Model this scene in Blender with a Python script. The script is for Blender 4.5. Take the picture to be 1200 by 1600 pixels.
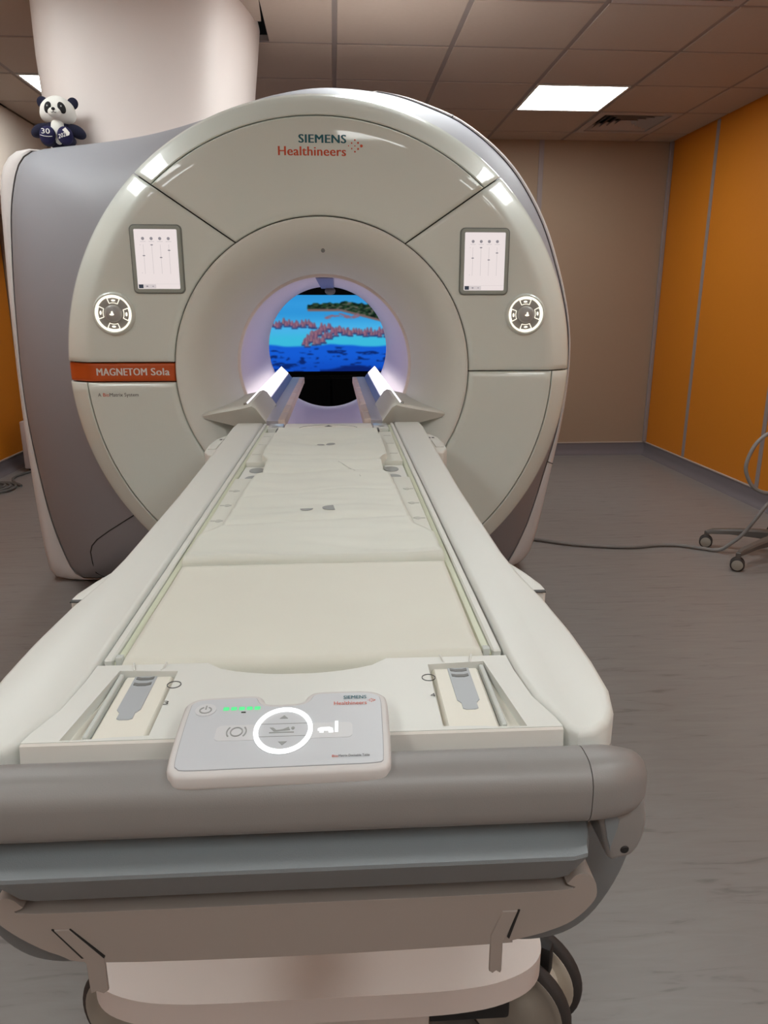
import bpy, bmesh, math, random
import numpy as np
from mathutils import Vector, Matrix, geometry

random.seed(4)
for o in list(bpy.data.objects):
    bpy.data.objects.remove(o)
S = bpy.context.scene
COL = S.collection
R = math.radians
PI = math.pi

# ------------------------------------------------------------------ camera
cam = bpy.data.cameras.new('camera')
cam_o = bpy.data.objects.new('camera', cam)
COL.objects.link(cam_o)
cam.sensor_fit = 'VERTICAL'
cam.sensor_height = 36.0
cam.lens = 36.0 * 1140.0 / 1600.0
cam.clip_start = 0.02
cam_o.location = (0.04, 0.0, 1.22)
cam_o.rotation_euler = (R(90 - 15.353), 0, R(-3.775))
S.camera = cam_o

# ------------------------------------------------------------------ world and exposure
w = bpy.data.worlds.new('world')
S.world = w
w.use_nodes = True
w.node_tree.nodes['Background'].inputs[0].default_value = (0.05, 0.05, 0.055, 1)
w.node_tree.nodes['Background'].inputs[1].default_value = 0.4
S.view_settings.view_transform = 'Standard'
S.view_settings.look = 'None'
S.view_settings.exposure = 0.0
S.view_settings.gamma = 1.0
S.view_settings.use_curve_mapping = False

PANEL_LIGHT = 17.0       # radiance of the ceiling light panels
PANEL_COLOR = (0.955, 1.0, 0.985)
BORE_LIGHT = 2.1        # radiance of the strips in the bore
BORE_COLOR = (1.0, 0.93, 0.97)

# ------------------------------------------------------------------ materials
def srgb(r, g, b):
    f = lambda c: (c/12.92 if c <= 0.04045 else ((c+0.055)/1.055)**2.4)
    return tuple(f(v/255.0) for v in (r, g, b))

def mat(name, col, rough=0.5, metal=0.0, bump=0.0, bscale=300.0, var=0.0, vscale=6.0, coat=0.0, spec=0.5, alpha=None, trans=0.0):
    m = bpy.data.materials.new(name)
    m.use_nodes = True
    nt = m.node_tree
    b = nt.nodes['Principled BSDF']
    b.inputs['Base Color'].default_value = (*col, 1)
    b.inputs['Roughness'].default_value = rough
    b.inputs['Metallic'].default_value = metal
    b.inputs['Coat Weight'].default_value = coat
    b.inputs['Coat Roughness'].default_value = 0.04
    b.inputs['Specular IOR Level'].default_value = spec
    b.inputs['Transmission Weight'].default_value = trans
    tc = nt.nodes.new('ShaderNodeTexCoord')
    if bump:
        n = nt.nodes.new('ShaderNodeTexNoise')
        n.inputs['Scale'].default_value = bscale
        n.inputs['Detail'].default_value = 3
        nt.links.new(tc.outputs['Object'], n.inputs['Vector'])
        bp = nt.nodes.new('ShaderNodeBump')
        bp.inputs['Strength'].default_value = bump
        bp.inputs['Distance'].default_value = 0.002
        nt.links.new(n.outputs['Fac'], bp.inputs['Height'])
        nt.links.new(bp.outputs['Normal'], b.inputs['Normal'])
    if var:
        n2 = nt.nodes.new('ShaderNodeTexNoise')
        n2.inputs['Scale'].default_value = vscale
        n2.inputs['Detail'].default_value = 4
        nt.links.new(tc.outputs['Object'], n2.inputs['Vector'])
        mx = nt.nodes.new('ShaderNodeMix')
        mx.data_type = 'RGBA'
        mx.inputs['A'].default_value = (*[c*(1-var) for c in col], 1)
        mx.inputs['B'].default_value = (*[min(1, c*(1+var)) for c in col], 1)
        nt.links.new(n2.outputs['Fac'], mx.inputs['Factor'])
        nt.links.new(mx.outputs['Result'], b.inputs['Base Color'])
    return m

def emit(name, col, strength):
    m = bpy.data.materials.new(name)
    m.use_nodes = True
    nt = m.node_tree
    nt.nodes.clear()
    e = nt.nodes.new('ShaderNodeEmission')
    e.inputs[0].default_value = (*col, 1)
    e.inputs[1].default_value = strength
    o = nt.nodes.new('ShaderNodeOutputMaterial')
    nt.links.new(e.outputs[0], o.inputs[0])
    return m

M = {}
M['funnel'] = mat('funnel_white', srgb(222, 224, 217), 0.5)
M['cover'] = mat('cover_white', srgb(222, 229, 222), 0.36, bump=0.015, bscale=900, coat=0.6)
M['cover_shell'] = mat('shell_white', srgb(208, 202, 200), 0.4)
M['flank'] = mat('flank_grey', srgb(146, 146, 152), 0.58, metal=0.0, bump=0.02, bscale=900)
M['seam'] = mat('seam_dark', srgb(52, 54, 54), 0.8)
M['bore'] = mat('bore_white', srgb(238, 228, 236), 0.4)
M['trim'] = mat('bore_trim', srgb(238, 224, 220), 0.4)
M['orange'] = mat('stripe_orange', srgb(196, 84, 26), 0.5)
M['bezel'] = mat('screen_bezel', srgb(160, 168, 160), 0.4)
M['bezel_dark'] = mat('screen_bezel_dark', srgb(118, 124, 119), 0.5)
M['screen'] = emit('screen_glow', srgb(240, 228, 226), 0.95)
M['screen_ink'] = emit('screen_ink', srgb(150, 144, 150), 0.9)
M['screen_line'] = emit('screen_line', srgb(218, 208, 208), 0.92)
M['screen_dark'] = emit('screen_dark', srgb(70, 76, 88), 0.7)
M['ring'] = emit('dial_ring', srgb(255, 246, 226), 1.35)
M['dial'] = mat('dial_grey', srgb(160, 160, 156), 0.45)
M['knob'] = mat('knob_grey', srgb(168, 168, 166), 0.35)
M['teal'] = mat('print_teal', srgb(20, 96, 108), 0.5)
M['redorange'] = mat('print_orange', srgb(206, 78, 38), 0.5)
M['print_white'] = mat('print_white', srgb(226, 222, 216), 0.5)
M['print_dark'] = mat('print_dark', srgb(66, 66, 66), 0.6)
M['print_grey'] = mat('print_grey', srgb(150, 152, 150), 0.6)
M['print_faint'] = mat('print_faint', srgb(186, 186, 178), 0.6)
M['tblwhite'] = mat('table_white', srgb(217, 217, 211), 0.42, bump=0.03, bscale=700)
M['tblwhite2'] = mat('table_white_warm', srgb(220, 214, 206), 0.45, bump=0.03, bscale=700)
M['cushion'] = mat('cushion_cream', srgb(217, 215, 203), 0.55, bump=0.05, bscale=500, var=0.02, vscale=14)
M['pad'] = mat('pad_white', srgb(215, 216, 206), 0.55, bump=0.06, bscale=260, var=0.02, vscale=9)
M['flap'] = mat('flap_white', srgb(212, 212, 202), 0.55)
M['green'] = mat('rail_green', srgb(204, 208, 184), 0.3)
M['tray'] = mat('tray_cream', srgb(226, 222, 210), 0.45)
M['insert'] = mat('insert_grey', srgb(170, 174, 178), 0.4)
M['arc'] = mat('arc_grey', srgb(112, 112, 110), 0.5)
M['bumper'] = mat('bumper_white_shaded', srgb(156, 145, 138), 0.5, bump=0.04, bscale=500)  # base plate white darkened: shade below the handle is put into the colour
M['handle'] = mat('handle_grey', srgb(136, 132, 130), 0.42, bump=0.06, bscale=800, var=0.03, vscale=30)  # grey lowered a little so the colour carries shade at the foot end
M['box'] = mat('bumper_grey', srgb(128, 134, 138), 0.5, metal=0.1, bump=0.12, bscale=900)
M['hull'] = mat('hull_grey', srgb(112, 114, 116), 0.5, bump=0.05, bscale=900)
M['dark'] = mat('near_black', srgb(26, 24, 24), 0.6)
M['void'] = mat('void_black', srgb(10, 10, 10), 0.9)
M['plate'] = mat('base_white', srgb(212, 200, 194), 0.38, bump=0.04, bscale=500)
M['console'] = mat('console_rim', srgb(206, 202, 200), 0.45)
M['console_face'] = mat('console_face', srgb(198, 200, 204), 0.4)
M['console_line'] = mat('console_line', srgb(150, 150, 152), 0.5)
M['button'] = mat('button_grey', srgb(208, 208, 210), 0.4)
M['glow'] = emit('console_ring', (1, 1, 1), 1.6)
M['glow_dim'] = emit('console_icon', (1, 1, 1), 1.1)
M['led'] = emit('green_led', srgb(110, 246, 160), 1.0)
M['tyre'] = mat('tyre_dark', srgb(52, 46, 44), 0.75, bump=0.2, bscale=300)
M['wheel'] = mat('wheel_grey', srgb(150, 143, 133), 0.5)
M['wheel2'] = mat('wheel_cream', srgb(214, 204, 190), 0.5)
M['stand'] = mat('stand_grey', srgb(92, 86, 82), 0.5)
M['hose'] = mat('hose_grey', srgb(128, 124, 122), 0.5)
M['cable'] = mat('cable_grey', srgb(96, 94, 92), 0.6)
M['tile'] = mat('ceiling_tile', srgb(178, 162, 150), 0.9, bump=0.15, bscale=350, var=0.03, vscale=40)
M['tbar'] = mat('ceiling_bar', srgb(138, 126, 122), 0.6)
M['slab'] = mat('ceiling_slab', srgb(40, 40, 42), 0.9)
M['beige'] = mat('wall_beige', srgb(158, 133, 112), 0.7, bump=0.03, bscale=400, var=0.02, vscale=30)
M['soffit'] = mat('soffit_beige', srgb(206, 192, 180), 0.75)
M['orangewall'] = mat('wall_orange', srgb(206, 122, 16), 0.6, bump=0.03, bscale=400, var=0.02, vscale=30)
M['strip'] = mat('wall_strip', srgb(146, 132, 130), 0.5)
M['skirt'] = mat('skirting', srgb(112, 104, 108), 0.6)
M['skirt_bead'] = mat('skirting_bead', srgb(176, 160, 150), 0.6)
M['column'] = mat('column_white', srgb(226, 216, 212), 0.5, bump=0.02, bscale=200)
M['lamp'] = emit('panel_diffuser', PANEL_COLOR, PANEL_LIGHT)
M['lamp_frame'] = mat('panel_frame', srgb(214, 212, 208), 0.5)
M['vent'] = mat('vent_white', srgb(176, 164, 160), 0.6)
M['strip_light'] = emit('bore_strip_light', BORE_COLOR, BORE_LIGHT)
M['rail_blue'] = mat('rail_blue', srgb(120, 126, 168), 0.4)
M['rail_bed'] = mat('rail_bed', srgb(186, 182, 190), 0.35)
M['rail_pink'] = mat('rail_block', srgb(226, 208, 198), 0.5)
M['fur_white'] = mat('plush_white', srgb(224, 222, 216), 0.95, bump=0.5, bscale=900)
M['fur_navy'] = mat('plush_navy', srgb(16, 17, 44), 0.95, bump=0.5, bscale=900)
M['fur_navy2'] = mat('plush_navy_foot', srgb(26, 23, 66), 0.95, bump=0.4, bscale=900)
M['fur_black'] = mat('plush_black', srgb(16, 16, 20), 0.8)
M['cabinet'] = mat('cabinet_black', srgb(6, 6, 7), 0.9, spec=0.1)
M['boxwhite'] = mat('equipment_white', srgb(190, 176, 174), 0.5)
M['clear'] = mat('clear_plastic', srgb(232, 236, 232), 0.15, trans=0.3)

def floor_mat():
    m = bpy.data.materials.new('vinyl_floor')
    m.use_nodes = True
    nt = m.node_tree
    b = nt.nodes['Principled BSDF']
    tc = nt.nodes.new('ShaderNodeTexCoord')
    mp = nt.nodes.new('ShaderNodeMapping')
    mp.inputs['Scale'].default_value = (5.0, 34.0, 1.0)
    mp.inputs['Rotation'].default_value = (0, 0, R(4))
    nt.links.new(tc.outputs['Object'], mp.inputs['Vector'])
    n1 = nt.nodes.new('ShaderNodeTexNoise')
    n1.inputs['Scale'].default_value = 1.0
    n1.inputs['Detail'].default_value = 4
    n1.inputs['Roughness'].default_value = 0.6
    n1.inputs['Distortion'].default_value = 0.8
    nt.links.new(mp.outputs['Vector'], n1.inputs['Vector'])
    cr = nt.nodes.new('ShaderNodeValToRGB')
    e = cr.color_ramp.elements
    e[0].position = 0.27; e[0].color = (*srgb(112, 107, 105), 1)
    e[1].position = 0.40; e[1].color = (*srgb(131, 126, 124), 1)
    k = cr.color_ramp.elements.new(0.75); k.color = (*srgb(138, 134, 131), 1)
    nt.links.new(n1.outputs['Fac'], cr.inputs['Fac'])
    # thin diagonal scratches
    mp2 = nt.nodes.new('ShaderNodeMapping')
    mp2.inputs['Scale'].default_value = (1.4, 40.0, 1.0)
    mp2.inputs['Rotation'].default_value = (0, 0, R(38))
    nt.links.new(tc.outputs['Object'], mp2.inputs['Vector'])
    n2 = nt.nodes.new('ShaderNodeTexNoise')
    n2.inputs['Scale'].default_value = 1.0
    n2.inputs['Detail'].default_value = 2
    nt.links.new(mp2.outputs['Vector'], n2.inputs['Vector'])
    c2 = nt.nodes.new('ShaderNodeValToRGB')
    c2.color_ramp.elements[0].position = 0.23; c2.color_ramp.elements[0].color = (0.72, 0.72, 0.72, 1)
    c2.color_ramp.elements[1].position = 0.27; c2.color_ramp.elements[1].color = (1, 1, 1, 1)
    nt.links.new(n2.outputs['Fac'], c2.inputs['Fac'])
    mx = nt.nodes.new('ShaderNodeMix')
    mx.data_type = 'RGBA'; mx.blend_type = 'MULTIPLY'
    mx.inputs['Factor'].default_value = 1.0
    nt.links.new(cr.outputs['Color'], mx.inputs['A'])
    nt.links.new(c2.outputs['Color'], mx.inputs['B'])
    nt.links.new(mx.outputs['Result'], b.inputs['Base Color'])
    b.inputs['Roughness'].default_value = 0.42
    return m
M['floor'] = floor_mat()

# ------------------------------------------------------------------ helpers
def link(name, me, m, parent=None, smooth=True, angle=35):
    if isinstance(m, str):
        m = M[m]
    if m is not None and len(me.materials) == 0:
        me.materials.append(m)
    if smooth:
        me.shade_smooth()
        me.set_sharp_from_angle(angle=R(angle))
    o = bpy.data.objects.new(name, me)
    COL.objects.link(o)
    if parent is not None:
        o.parent = parent
    return o

def tag(o, label=None, cat=None, group=None, kind=None):
    if label: o['label'] = label
    if cat: o['category'] = cat
    if group: o['group'] = group
    if kind: o['kind'] = kind
    return o

def thing(name, label, cat, loc=(0, 0, 0), rz=0.0, group=None):
    o = bpy.data.objects.new(name, None)
    o.empty_display_size = 0.1
    COL.objects.link(o)
    o.location = loc
    o.rotation_euler = (0, 0, rz)
    return tag(o, label, cat, group)

def pyd(name, v, f, m, parent=None, smooth=True, angle=35, recalc=True):
    me = bpy.data.meshes.new(name)
    me.from_pydata([tuple(p) for p in v], [], f)
    if recalc:
        bm = bmesh.new(); bm.from_mesh(me)
        bmesh.ops.remove_doubles(bm, verts=bm.verts, dist=1e-6)
        bmesh.ops.recalc_face_normals(bm, faces=bm.faces)
        bm.to_mesh(me); bm.free()
    return link(name, me, m, parent, smooth, angle)

def bmo(name, bm, m, parent=None, smooth=True, angle=35):
    me = bpy.data.meshes.new(name)
    bmesh.ops.recalc_face_normals(bm, faces=bm.faces)
    bm.to_mesh(me); bm.free()
    return link(name, me, m, parent, smooth, angle)

def bm_box(bm, a, b, bev=0.0, seg=2):
    g = bmesh.ops.create_cube(bm, size=1.0)
    vs = g['verts']
    for v in vs:
        v.co = Vector(((a[0]+b[0])/2 + v.co.x*(b[0]-a[0]), (a[1]+b[1])/2 + v.co.y*(b[1]-a[1]), (a[2]+b[2])/2 + v.co.z*(b[2]-a[2])))
    if bev:
        es = list({e for v in vs for e in v.link_edges})
        bmesh.ops.bevel(bm, geom=es, offset=bev, segments=seg, profile=0.5, affect='EDGES')

def box(name, a, b, m, parent=None, bev=0.0, seg=2):
    bm = bmesh.new()
    bm_box(bm, a, b, bev, seg)
    return bmo(name, bm, m, parent, smooth=bev > 0)

def bm_prism(bm, poly, axis, a, b, bev=0.0, seg=2):
    """polygon in the plane across axis, extruded from a to b.
    axis 'z': poly=(x,y); 'y': poly=(x,z); 'x': poly=(y,z)"""
    def p(q, t):
        return {'z': (q[0], q[1], t), 'y': (q[0], t, q[1]), 'x': (t, q[0], q[1])}[axis]
    va = [bm.verts.new(p(q, a)) for q in poly]
    vb = [bm.verts.new(p(q, b)) for q in poly]
    n = len(poly)
    fs = [bm.faces.new(va), bm.faces.new(vb[::-1])]
    for i in range(n):
        fs.append(bm.faces.new((va[i], vb[i], vb[(i+1) % n], va[(i+1) % n])))
    bmesh.ops.recalc_face_normals(bm, faces=fs)
    if bev:
        es = [e for f in fs[:2] for e in f.edges]
        bmesh.ops.bevel(bm, geom=list(set(es)), offset=bev, segments=seg, profile=0.5, affect='EDGES', clamp_overlap=True)

def prism(name, poly, axis, a, b, m, parent=None, bev=0.0, seg=2, angle=35):
    bm = bmesh.new()
    bm_prism(bm, poly, axis, a, b, bev, seg)
    return bmo(name, bm, m, parent, angle=angle)

def prism_holes(name, outer, holes, z0, z1, m, parent=None, outer_drop=None):
    """flat-topped slab with openings (walls all round, open below)"""
    loops = [outer] + holes
    pts = [[Vector((x, y, 0)) for x, y in l] for l in loops]
    tris = geometry.tessellate_polygon(pts)
    flat = [p for l in loops for p in l]
    n = len(flat)
    v = [(x, y, z1) for x, y in flat] + [(x, y, z0) for x, y in flat]
    f = [tuple(t) for t in tris]
    s = 0
    for l in loops:
        k = len(l)
        for i in range(k):
            a, b = s+i, s+(i+1) % k
            f.append((a, b, b+n, a+n))
        s += k
    return pyd(name, v, f, m, parent, smooth=False)

def rrect(cx, cy, w, h, r, n=6):
    out = []
    for k, (sx, sy) in enumerate(((1, 1), (-1, 1), (-1, -1), (1, -1))):
        for i in range(n+1):
            t = PI/2*k + PI/2*i/n
            out.append((cx + sx*(w/2-r) + r*math.cos(t), cy + sy*(h/2-r) + r*math.sin(t)))
    return out

def circ(cx, cy, r, n=32, a0=0.0, a1=2*PI):
    full = abs(a1-a0-2*PI) < 1e-6
    return [(cx + r*math.cos(a0+(a1-a0)*i/(n if full else n-1)), cy + r*math.sin(a0+(a1-a0)*i/(n if full else n-1))) for i in range(n)]

def grid_mesh(name, rows, m, parent=None, close_u=False, close_v=False, angle=35, smooth=True):
    nr, nc = len(rows), len(rows[0])
    v = [p for r_ in rows for p in r_]
    f = []
    for i in range(nr if close_v else nr-1):
        for j in range(nc if close_u else nc-1):
            i2, j2 = (i+1) % nr, (j+1) % nc
            f.append((i*nc+j, i*nc+j2, i2*nc+j2, i2*nc+j))
    return pyd(name, v, f, m, parent, smooth, angle)

AZ = 1.015   # height of the bore axis
def lathe(name, prof, m, parent=None, n=128, a0=0.0, a1=2*PI, cx=0.0, cz=AZ, angle=35, close_v=False):
    """prof: list of (r, y), revolved about the axis along y"""
    full = abs(a1-a0-2*PI) < 1e-6
    cnt = n if full else n+1
    rows = []
    for r_, y in prof:
        rows.append([(cx + r_*math.cos(a0+(a1-a0)*k/n), y, cz + r_*math.sin(a0+(a1-a0)*k/n)) for k in range(cnt)])
    return grid_mesh(name, rows, m, parent, close_u=full, close_v=close_v, angle=angle)

def zlathe(name, prof, m, parent=None, n=32, c=(0, 0), angle=35):
    rows = [[(c[0]+r_*math.cos(2*PI*k/n), c[1]+r_*math.sin(2*PI*k/n), z) for k in range(n)] for r_, z in prof]
    return grid_mesh(name, rows, m, parent, close_u=True, angle=angle)

def catmull(pts, sub=8, closed=False):
    P = [Vector(p) for p in pts]
    n = len(P)
    out = []
    rng = n if closed else n-1
    for i in range(rng):
        p0 = P[(i-1) % n] if closed or i > 0 else P[0]
        p1, p2 = P[i], P[(i+1) % n]
        p3 = P[(i+2) % n] if closed or i+2 < n else P[-1]
        for k in range(sub):
            t = k/sub
            out.append(0.5*((2*p1) + (p2-p0)*t + (2*p0-5*p1+4*p2-p3)*t*t + (3*p1-p0-3*p2+p3)*t**3))
    if not closed:
        out.append(P[-1])
    return out

def tube_rows(pts, r, n=10):
    P = [Vector(p) for p in pts]
    rows = []
    up = Vector((0, 0, 1))
    last = None
    for i, p in enumerate(P):
        d = (P[min(i+1, len(P)-1)] - P[max(i-1, 0)]).normalized()
        if last is None:
            a = d.cross(up)
            if a.length < 1e-3: a = d.cross(Vector((1, 0, 0)))
            a.normalize()
        else:
            a = (last - d*last.dot(d)).normalized()
        last = a
        b = d.cross(a)
        rr = r[i] if isinstance(r, (list, tuple)) else r
        rows.append([tuple(p + a*rr*math.cos(2*PI*k/n) + b*rr*math.sin(2*PI*k/n)) for k in range(n)])
    return rows

def tube(name, pts, r, m, parent=None, n=10, cap=True):
    rows = tube_rows(pts, r, n)
    nc = n
    v = [p for q in rows for p in q]
    f = []
    for i in range(len(rows)-1):
        for j in range(nc):
            f.append((i*nc+j, i*nc+(j+1) % nc, (i+1)*nc+(j+1) % nc, (i+1)*nc+j))
    if cap:
        f.append(tuple(range(nc))); f.append(tuple(range((len(rows)-1)*nc, len(rows)*nc)))
    return pyd(name, v, f, m, parent)

def ellipsoid(name, c, rad, m, parent=None, rot=(0, 0, 0), u=24, v=16, warp=None):
    bm = bmesh.new()
    bmesh.ops.create_uvsphere(bm, u_segments=u, v_segments=v, radius=1.0)
    mt = Matrix.Translation(c) @ (Matrix.Rotation(rot[2], 4, 'Z') @ Matrix.Rotation(rot[1], 4, 'Y') @ Matrix.Rotation(rot[0], 4, 'X')) @ Matrix.Diagonal((*rad, 1))
    for q in bm.verts:
        if warp: q.co = warp(q.co)
        q.co = mt @ q.co
    return bmo(name, bm, m, parent, angle=80)

def flat_poly(name, polys, frame, m, parent=None, th=0.0006):
    """thin printed marks; frame(u,v,w) -> xyz. polys: list of loops"""
    v, f = [], []
    for l in polys:
        s = len(v); k = len(l)
        v += [frame(x, y, th) for x, y in l]
        tri = geometry.tessellate_polygon([[Vector((x, y, 0)) for x, y in l]])
        f += [tuple(s+i for i in t) for t in tri]
        b = len(v)
        v += [frame(x, y, 0.0) for x, y in l]
        for i in range(k):
            f.append((s+i, s+(i+1) % k, b+(i+1) % k, b+i))
    return pyd(name, v, f, m, parent, smooth=False)

def ring_poly(cx, cy, r0, r1, n=48, a0=0.0, a1=2*PI):
    """annulus (or arc) as list of quads"""
    out = []
    for i in range(n):
        t0 = a0+(a1-a0)*i/n; t1 = a0+(a1-a0)*(i+1)/n
        out.append([(cx+r0*math.cos(t0), cy+r0*math.sin(t0)), (cx+r1*math.cos(t0), cy+r1*math.sin(t0)),
                    (cx+r1*math.cos(t1), cy+r1*math.sin(t1)), (cx+r0*math.cos(t1), cy+r0*math.sin(t1))])
    return out

def ngon(cx, cy, rx, ry, n=20, rot=0):
    return [(cx + rx*math.cos(2*PI*i/n)*math.cos(rot) - ry*math.sin(2*PI*i/n)*math.sin(rot),
             cy + rx*math.cos(2*PI*i/n)*math.sin(rot) + ry*math.sin(2*PI*i/n)*math.cos(rot)) for i in range(n)]

def text(name, body, x0, x1, y0, y1, frame, m, parent=None, bold=0.0, th=0.0006):
    """lettering fitted into the box x0..x1, y0..y1 of the frame (cap height y0..y1)"""
    cu = bpy.data.curves.new('txt', 'FONT')
    cu.body = body
    cu.resolution_u = 3
    cu.space_character = 1.0 + bold*1.2
    cu.fill_mode = 'FRONT'
    to = bpy.data.objects.new('txt', cu)
    COL.objects.link(to)
    dg = bpy.context.evaluated_depsgraph_get()
    dg.update()
    me = bpy.data.meshes.new_from_object(to.evaluated_get(dg))
    bpy.data.objects.remove(to)
    xs = [v.co.x for v in me.vertices]; 
    lo, hi = min(xs), max(xs)
    cap = 0.70   # cap height of the built-in font at size 1
    for v in me.vertices:
        u = x0 + (v.co.x-lo)/(hi-lo)*(x1-x0)
        q = y0 + v.co.y/cap*(y1-y0)
        v.co = frame(u, q, th)
    me.materials.clear()
    if bold:
        bm = bmesh.new()
        d = (Vector(frame(x0+(x1-x0)*0.5+bold*0.9*(y1-y0), y0, th)) - Vector(frame(x0+(x1-x0)*0.5, y0, th)))
        e = (Vector(frame(x0, y0, th+0.00004)) - Vector(frame(x0, y0, th)))
        for k in (-1, 0, 1):
            m2 = me.copy()
            m2.transform(Matrix.Translation(d*k + e*(k+1)))
            bm.from_mesh(m2)
            bpy.data.meshes.remove(m2)
        bm.to_mesh(me); bm.free()
    return link(name, me, m, parent, smooth=False)

# ================================================================== THE ROOM
XL, XR, YB, YF, ZC = -2.56, 2.78, 6.26, -1.9, 2.53

fl = box('floor', (XL-0.1, YF-0.1, -0.06), (XR+0.1, YB+0.1, 0.0), 'floor')
tag(fl, 'grey vinyl floor with faint darker streaks', 'floor', kind='structure')

def struct(o, label=None, cat=None):
    return tag(o, label, cat, kind='structure')

# back wall with beige panels and cover strips
wb = struct(box('wall_back', (XL-0.1, YB+0.012, 0.0), (XR+0.1, YB+0.1, ZC+0.2), 'beige'), 'beige panelled wall behind the scanner', 'wall')
bx_ = [XL, -1.49, -0.43, 0.64, 1.71, XR]
for i in range(len(bx_)-1):
    box('wall_panel', (bx_[i]+0.004, YB, 0.10), (bx_[i+1]-0.004, YB+0.012, ZC+0.05), 'beige', wb, 0.002, 1)
for x in bx_[1:-1]:
    box('cover_strip', (x-0.02, YB-0.006, 0.11), (x+0.02, YB+0.004, ZC), 'strip', wb, 0.002, 1)
# right wall, orange
wr = struct(box('wall_right', (XR+0.012, YF, 0.0), (XR+0.1, YB+0.1, ZC+0.2), 'orangewall'), 'orange panelled wall on the right', 'wall')
ry = [YB, 5.53, 4.48, 3.43, 2.38, 1.33, 0.28, -0.77, YF]
for i in range(len(ry)-1):
    box('wall_panel', (XR, ry[i+1]+0.004, 0.10), (XR+0.012, ry[i]-0.004, ZC+0.05), 'orangewall', wr, 0.002, 1)
for y in ry[1:-1]:
    box('cover_strip', (XR-0.006, y-0.02, 0.11), (XR+0.004, y+0.02, ZC), 'strip', wr, 0.002, 1)
tr = struct(box('trim_1', (XR-0.03, YB-0.03, 0.11), (XR, YB, ZC), 'strip', None, 0.004, 1), 'pale vertical trim in the corner between beige and orange walls', 'trim')
# left wall, orange, with beige soffit
wl = struct(box('wall_left', (XL-0.1, YF, 0.0), (XL-0.012, YB+0.1, ZC+0.2), 'orangewall'), 'orange panelled wall behind the left side of the scanner', 'wall')
for i in range(len(ry)-1):
    box('wall_panel', (XL-0.012, ry[i+1]+0.004, 0.10), (XL, ry[i]-0.004, ZC+0.05), 'orangewall', wl, 0.002, 1)
for y in ry[1:-1]:
    if y > 5: continue
    box('cover_strip', (XL-0.004, y-0.02, 0.11), (XL+0.006, y+0.02, 1.95), 'strip', wl, 0.002, 1)
struct(box('trim_2', (XL, YF, 1.95), (-2.12, YB, ZC), 'soffit', None, 0.004, 1), 'beige boxed soffit under the ceiling on the left', 'soffit')
struct(box('wall_front', (XL-0.1, YF-0.1, 0.0), (XR+0.1, YF, ZC+0.2), 'beige'), 'plain wall facing the scanner', 'wall')

# coved skirting
cove = [(0.0, 0.0), (0.055, 0.0), (0.045, 0.003), (0.03, 0.010), (0.017, 0.024), (0.010, 0.045), (0.008, 0.10), (0.0, 0.10)]
def skirting(name, pts, label):
    o = pyd(name, *pts, 'skirt')
    return struct(o, label, 'skirting')
def cove_run(name, fn, a, b, label):
    v = [fn(d, a, h) for d, h in cove] + [fn(d, b, h) for d, h in cove]
    k = len(cove)
    f = [(i, (i+1) % k, k+(i+1) % k, k+i) for i in range(k)] + [tuple(range(k)), tuple(range(k, 2*k))]
    o = pyd(name, v, f, 'skirt', angle=50)
    struct(o, label, 'skirting')
    v = [fn(d, t, h) for t in (a, b) for d, h in ((0.0, 0.10), (0.013, 0.10), (0.013, 0.107), (0.0, 0.109))]
    pyd('bead', v, [(0, 1, 5, 4), (1, 2, 6, 5), (2, 3, 7, 6), (3, 0, 4, 7), (0, 1, 2, 3), (4, 5, 6, 7)], 'skirt_bead', o, smooth=False)
cove_run('baseboard_back', lambda d, t, h: (t, YB-d, h), XL, XR, 'dark grey coved skirting along the beige back wall')
cove_run('baseboard_right', lambda d, t, h: (XR-d, t, h), YF, YB, 'dark grey coved skirting along the orange right wall')
cove_run('baseboard_left', lambda d, t, h: (XL+d, t, h), YF, YB, 'dark grey coved skirting along the left wall')

# suspended ceiling: slab, bars, tiles
ce = struct(box('ceiling', (XL-0.1, YF-0.1, ZC+0.17), (XR+0.1, YB+0.1, ZC+0.25), 'slab'), 'suspended ceiling of pale square tiles in a bar grid', 'ceiling')
gx = [-2.12] + [1.265 + 0.6*k for k in range(-5, 3)] + [XR]
gx[1:2] = [-1.765, -1.165][:1] if False else gx[1:2]
gx = [-2.12, -1.765, -1.165, -0.535, 0.065, 0.665, 1.265, 1.865, 2.465, XR]
gy = sorted([4.80 + 0.592*k for k in range(-11, 3)] + [YB])
gy = [YF] + [y for y in gy if y > YF + 0.1]
cells_light = {}
def cell(x, y):
    for i in range(len(gx)-1):
        for j in range(len(gy)-1):
            if gx[i] < x < gx[i+1] and gy[j] < y < gy[j+1]:
                return i, j
LIGHTS = [(1.5, 5.1, 'bright square ceiling light panel beside the louvred vent'),
          (-1.5, 5.1, 'bright square ceiling light panel half hidden by the white column'),
          (1.5, 2.75, 'square ceiling light panel over the floor right of the table'),
          (-1.5, 2.75, 'square ceiling light panel over the floor left of the scanner front'),
          (1.5, 0.38, 'square ceiling light panel above the right of the table foot end'),
          (-1.5, 0.38, 'square ceiling light panel above the left of the table foot end'),
          (0.35, 3.3, 'square ceiling light panel right above the front of the scanner'),
          (-1.5, -1.35, 'added unseen ceiling fill panel near the plain front wall on the left'),  # added behind the camera to light the scanner front
          (1.5, -1.35, 'added unseen ceiling fill panel near the plain front wall on the right'),  # its pair, likewise added as frontal fill
          (0.3, -0.75, 'added unseen ceiling fill panel behind the table foot end')]  # also added out of view, brightens the front covers
VENTS = [(2.15, 5.6, 'square louvred ceiling vent beside the far light panel'), (1.5, 3.4, 'square louvred ceiling vent at the top edge of the picture')]
lightcells = {cell(x, y): l for x, y, l in LIGHTS}
ventcells = {cell(x, y): l for x, y, l in VENTS}
tile_cache = {}
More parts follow.
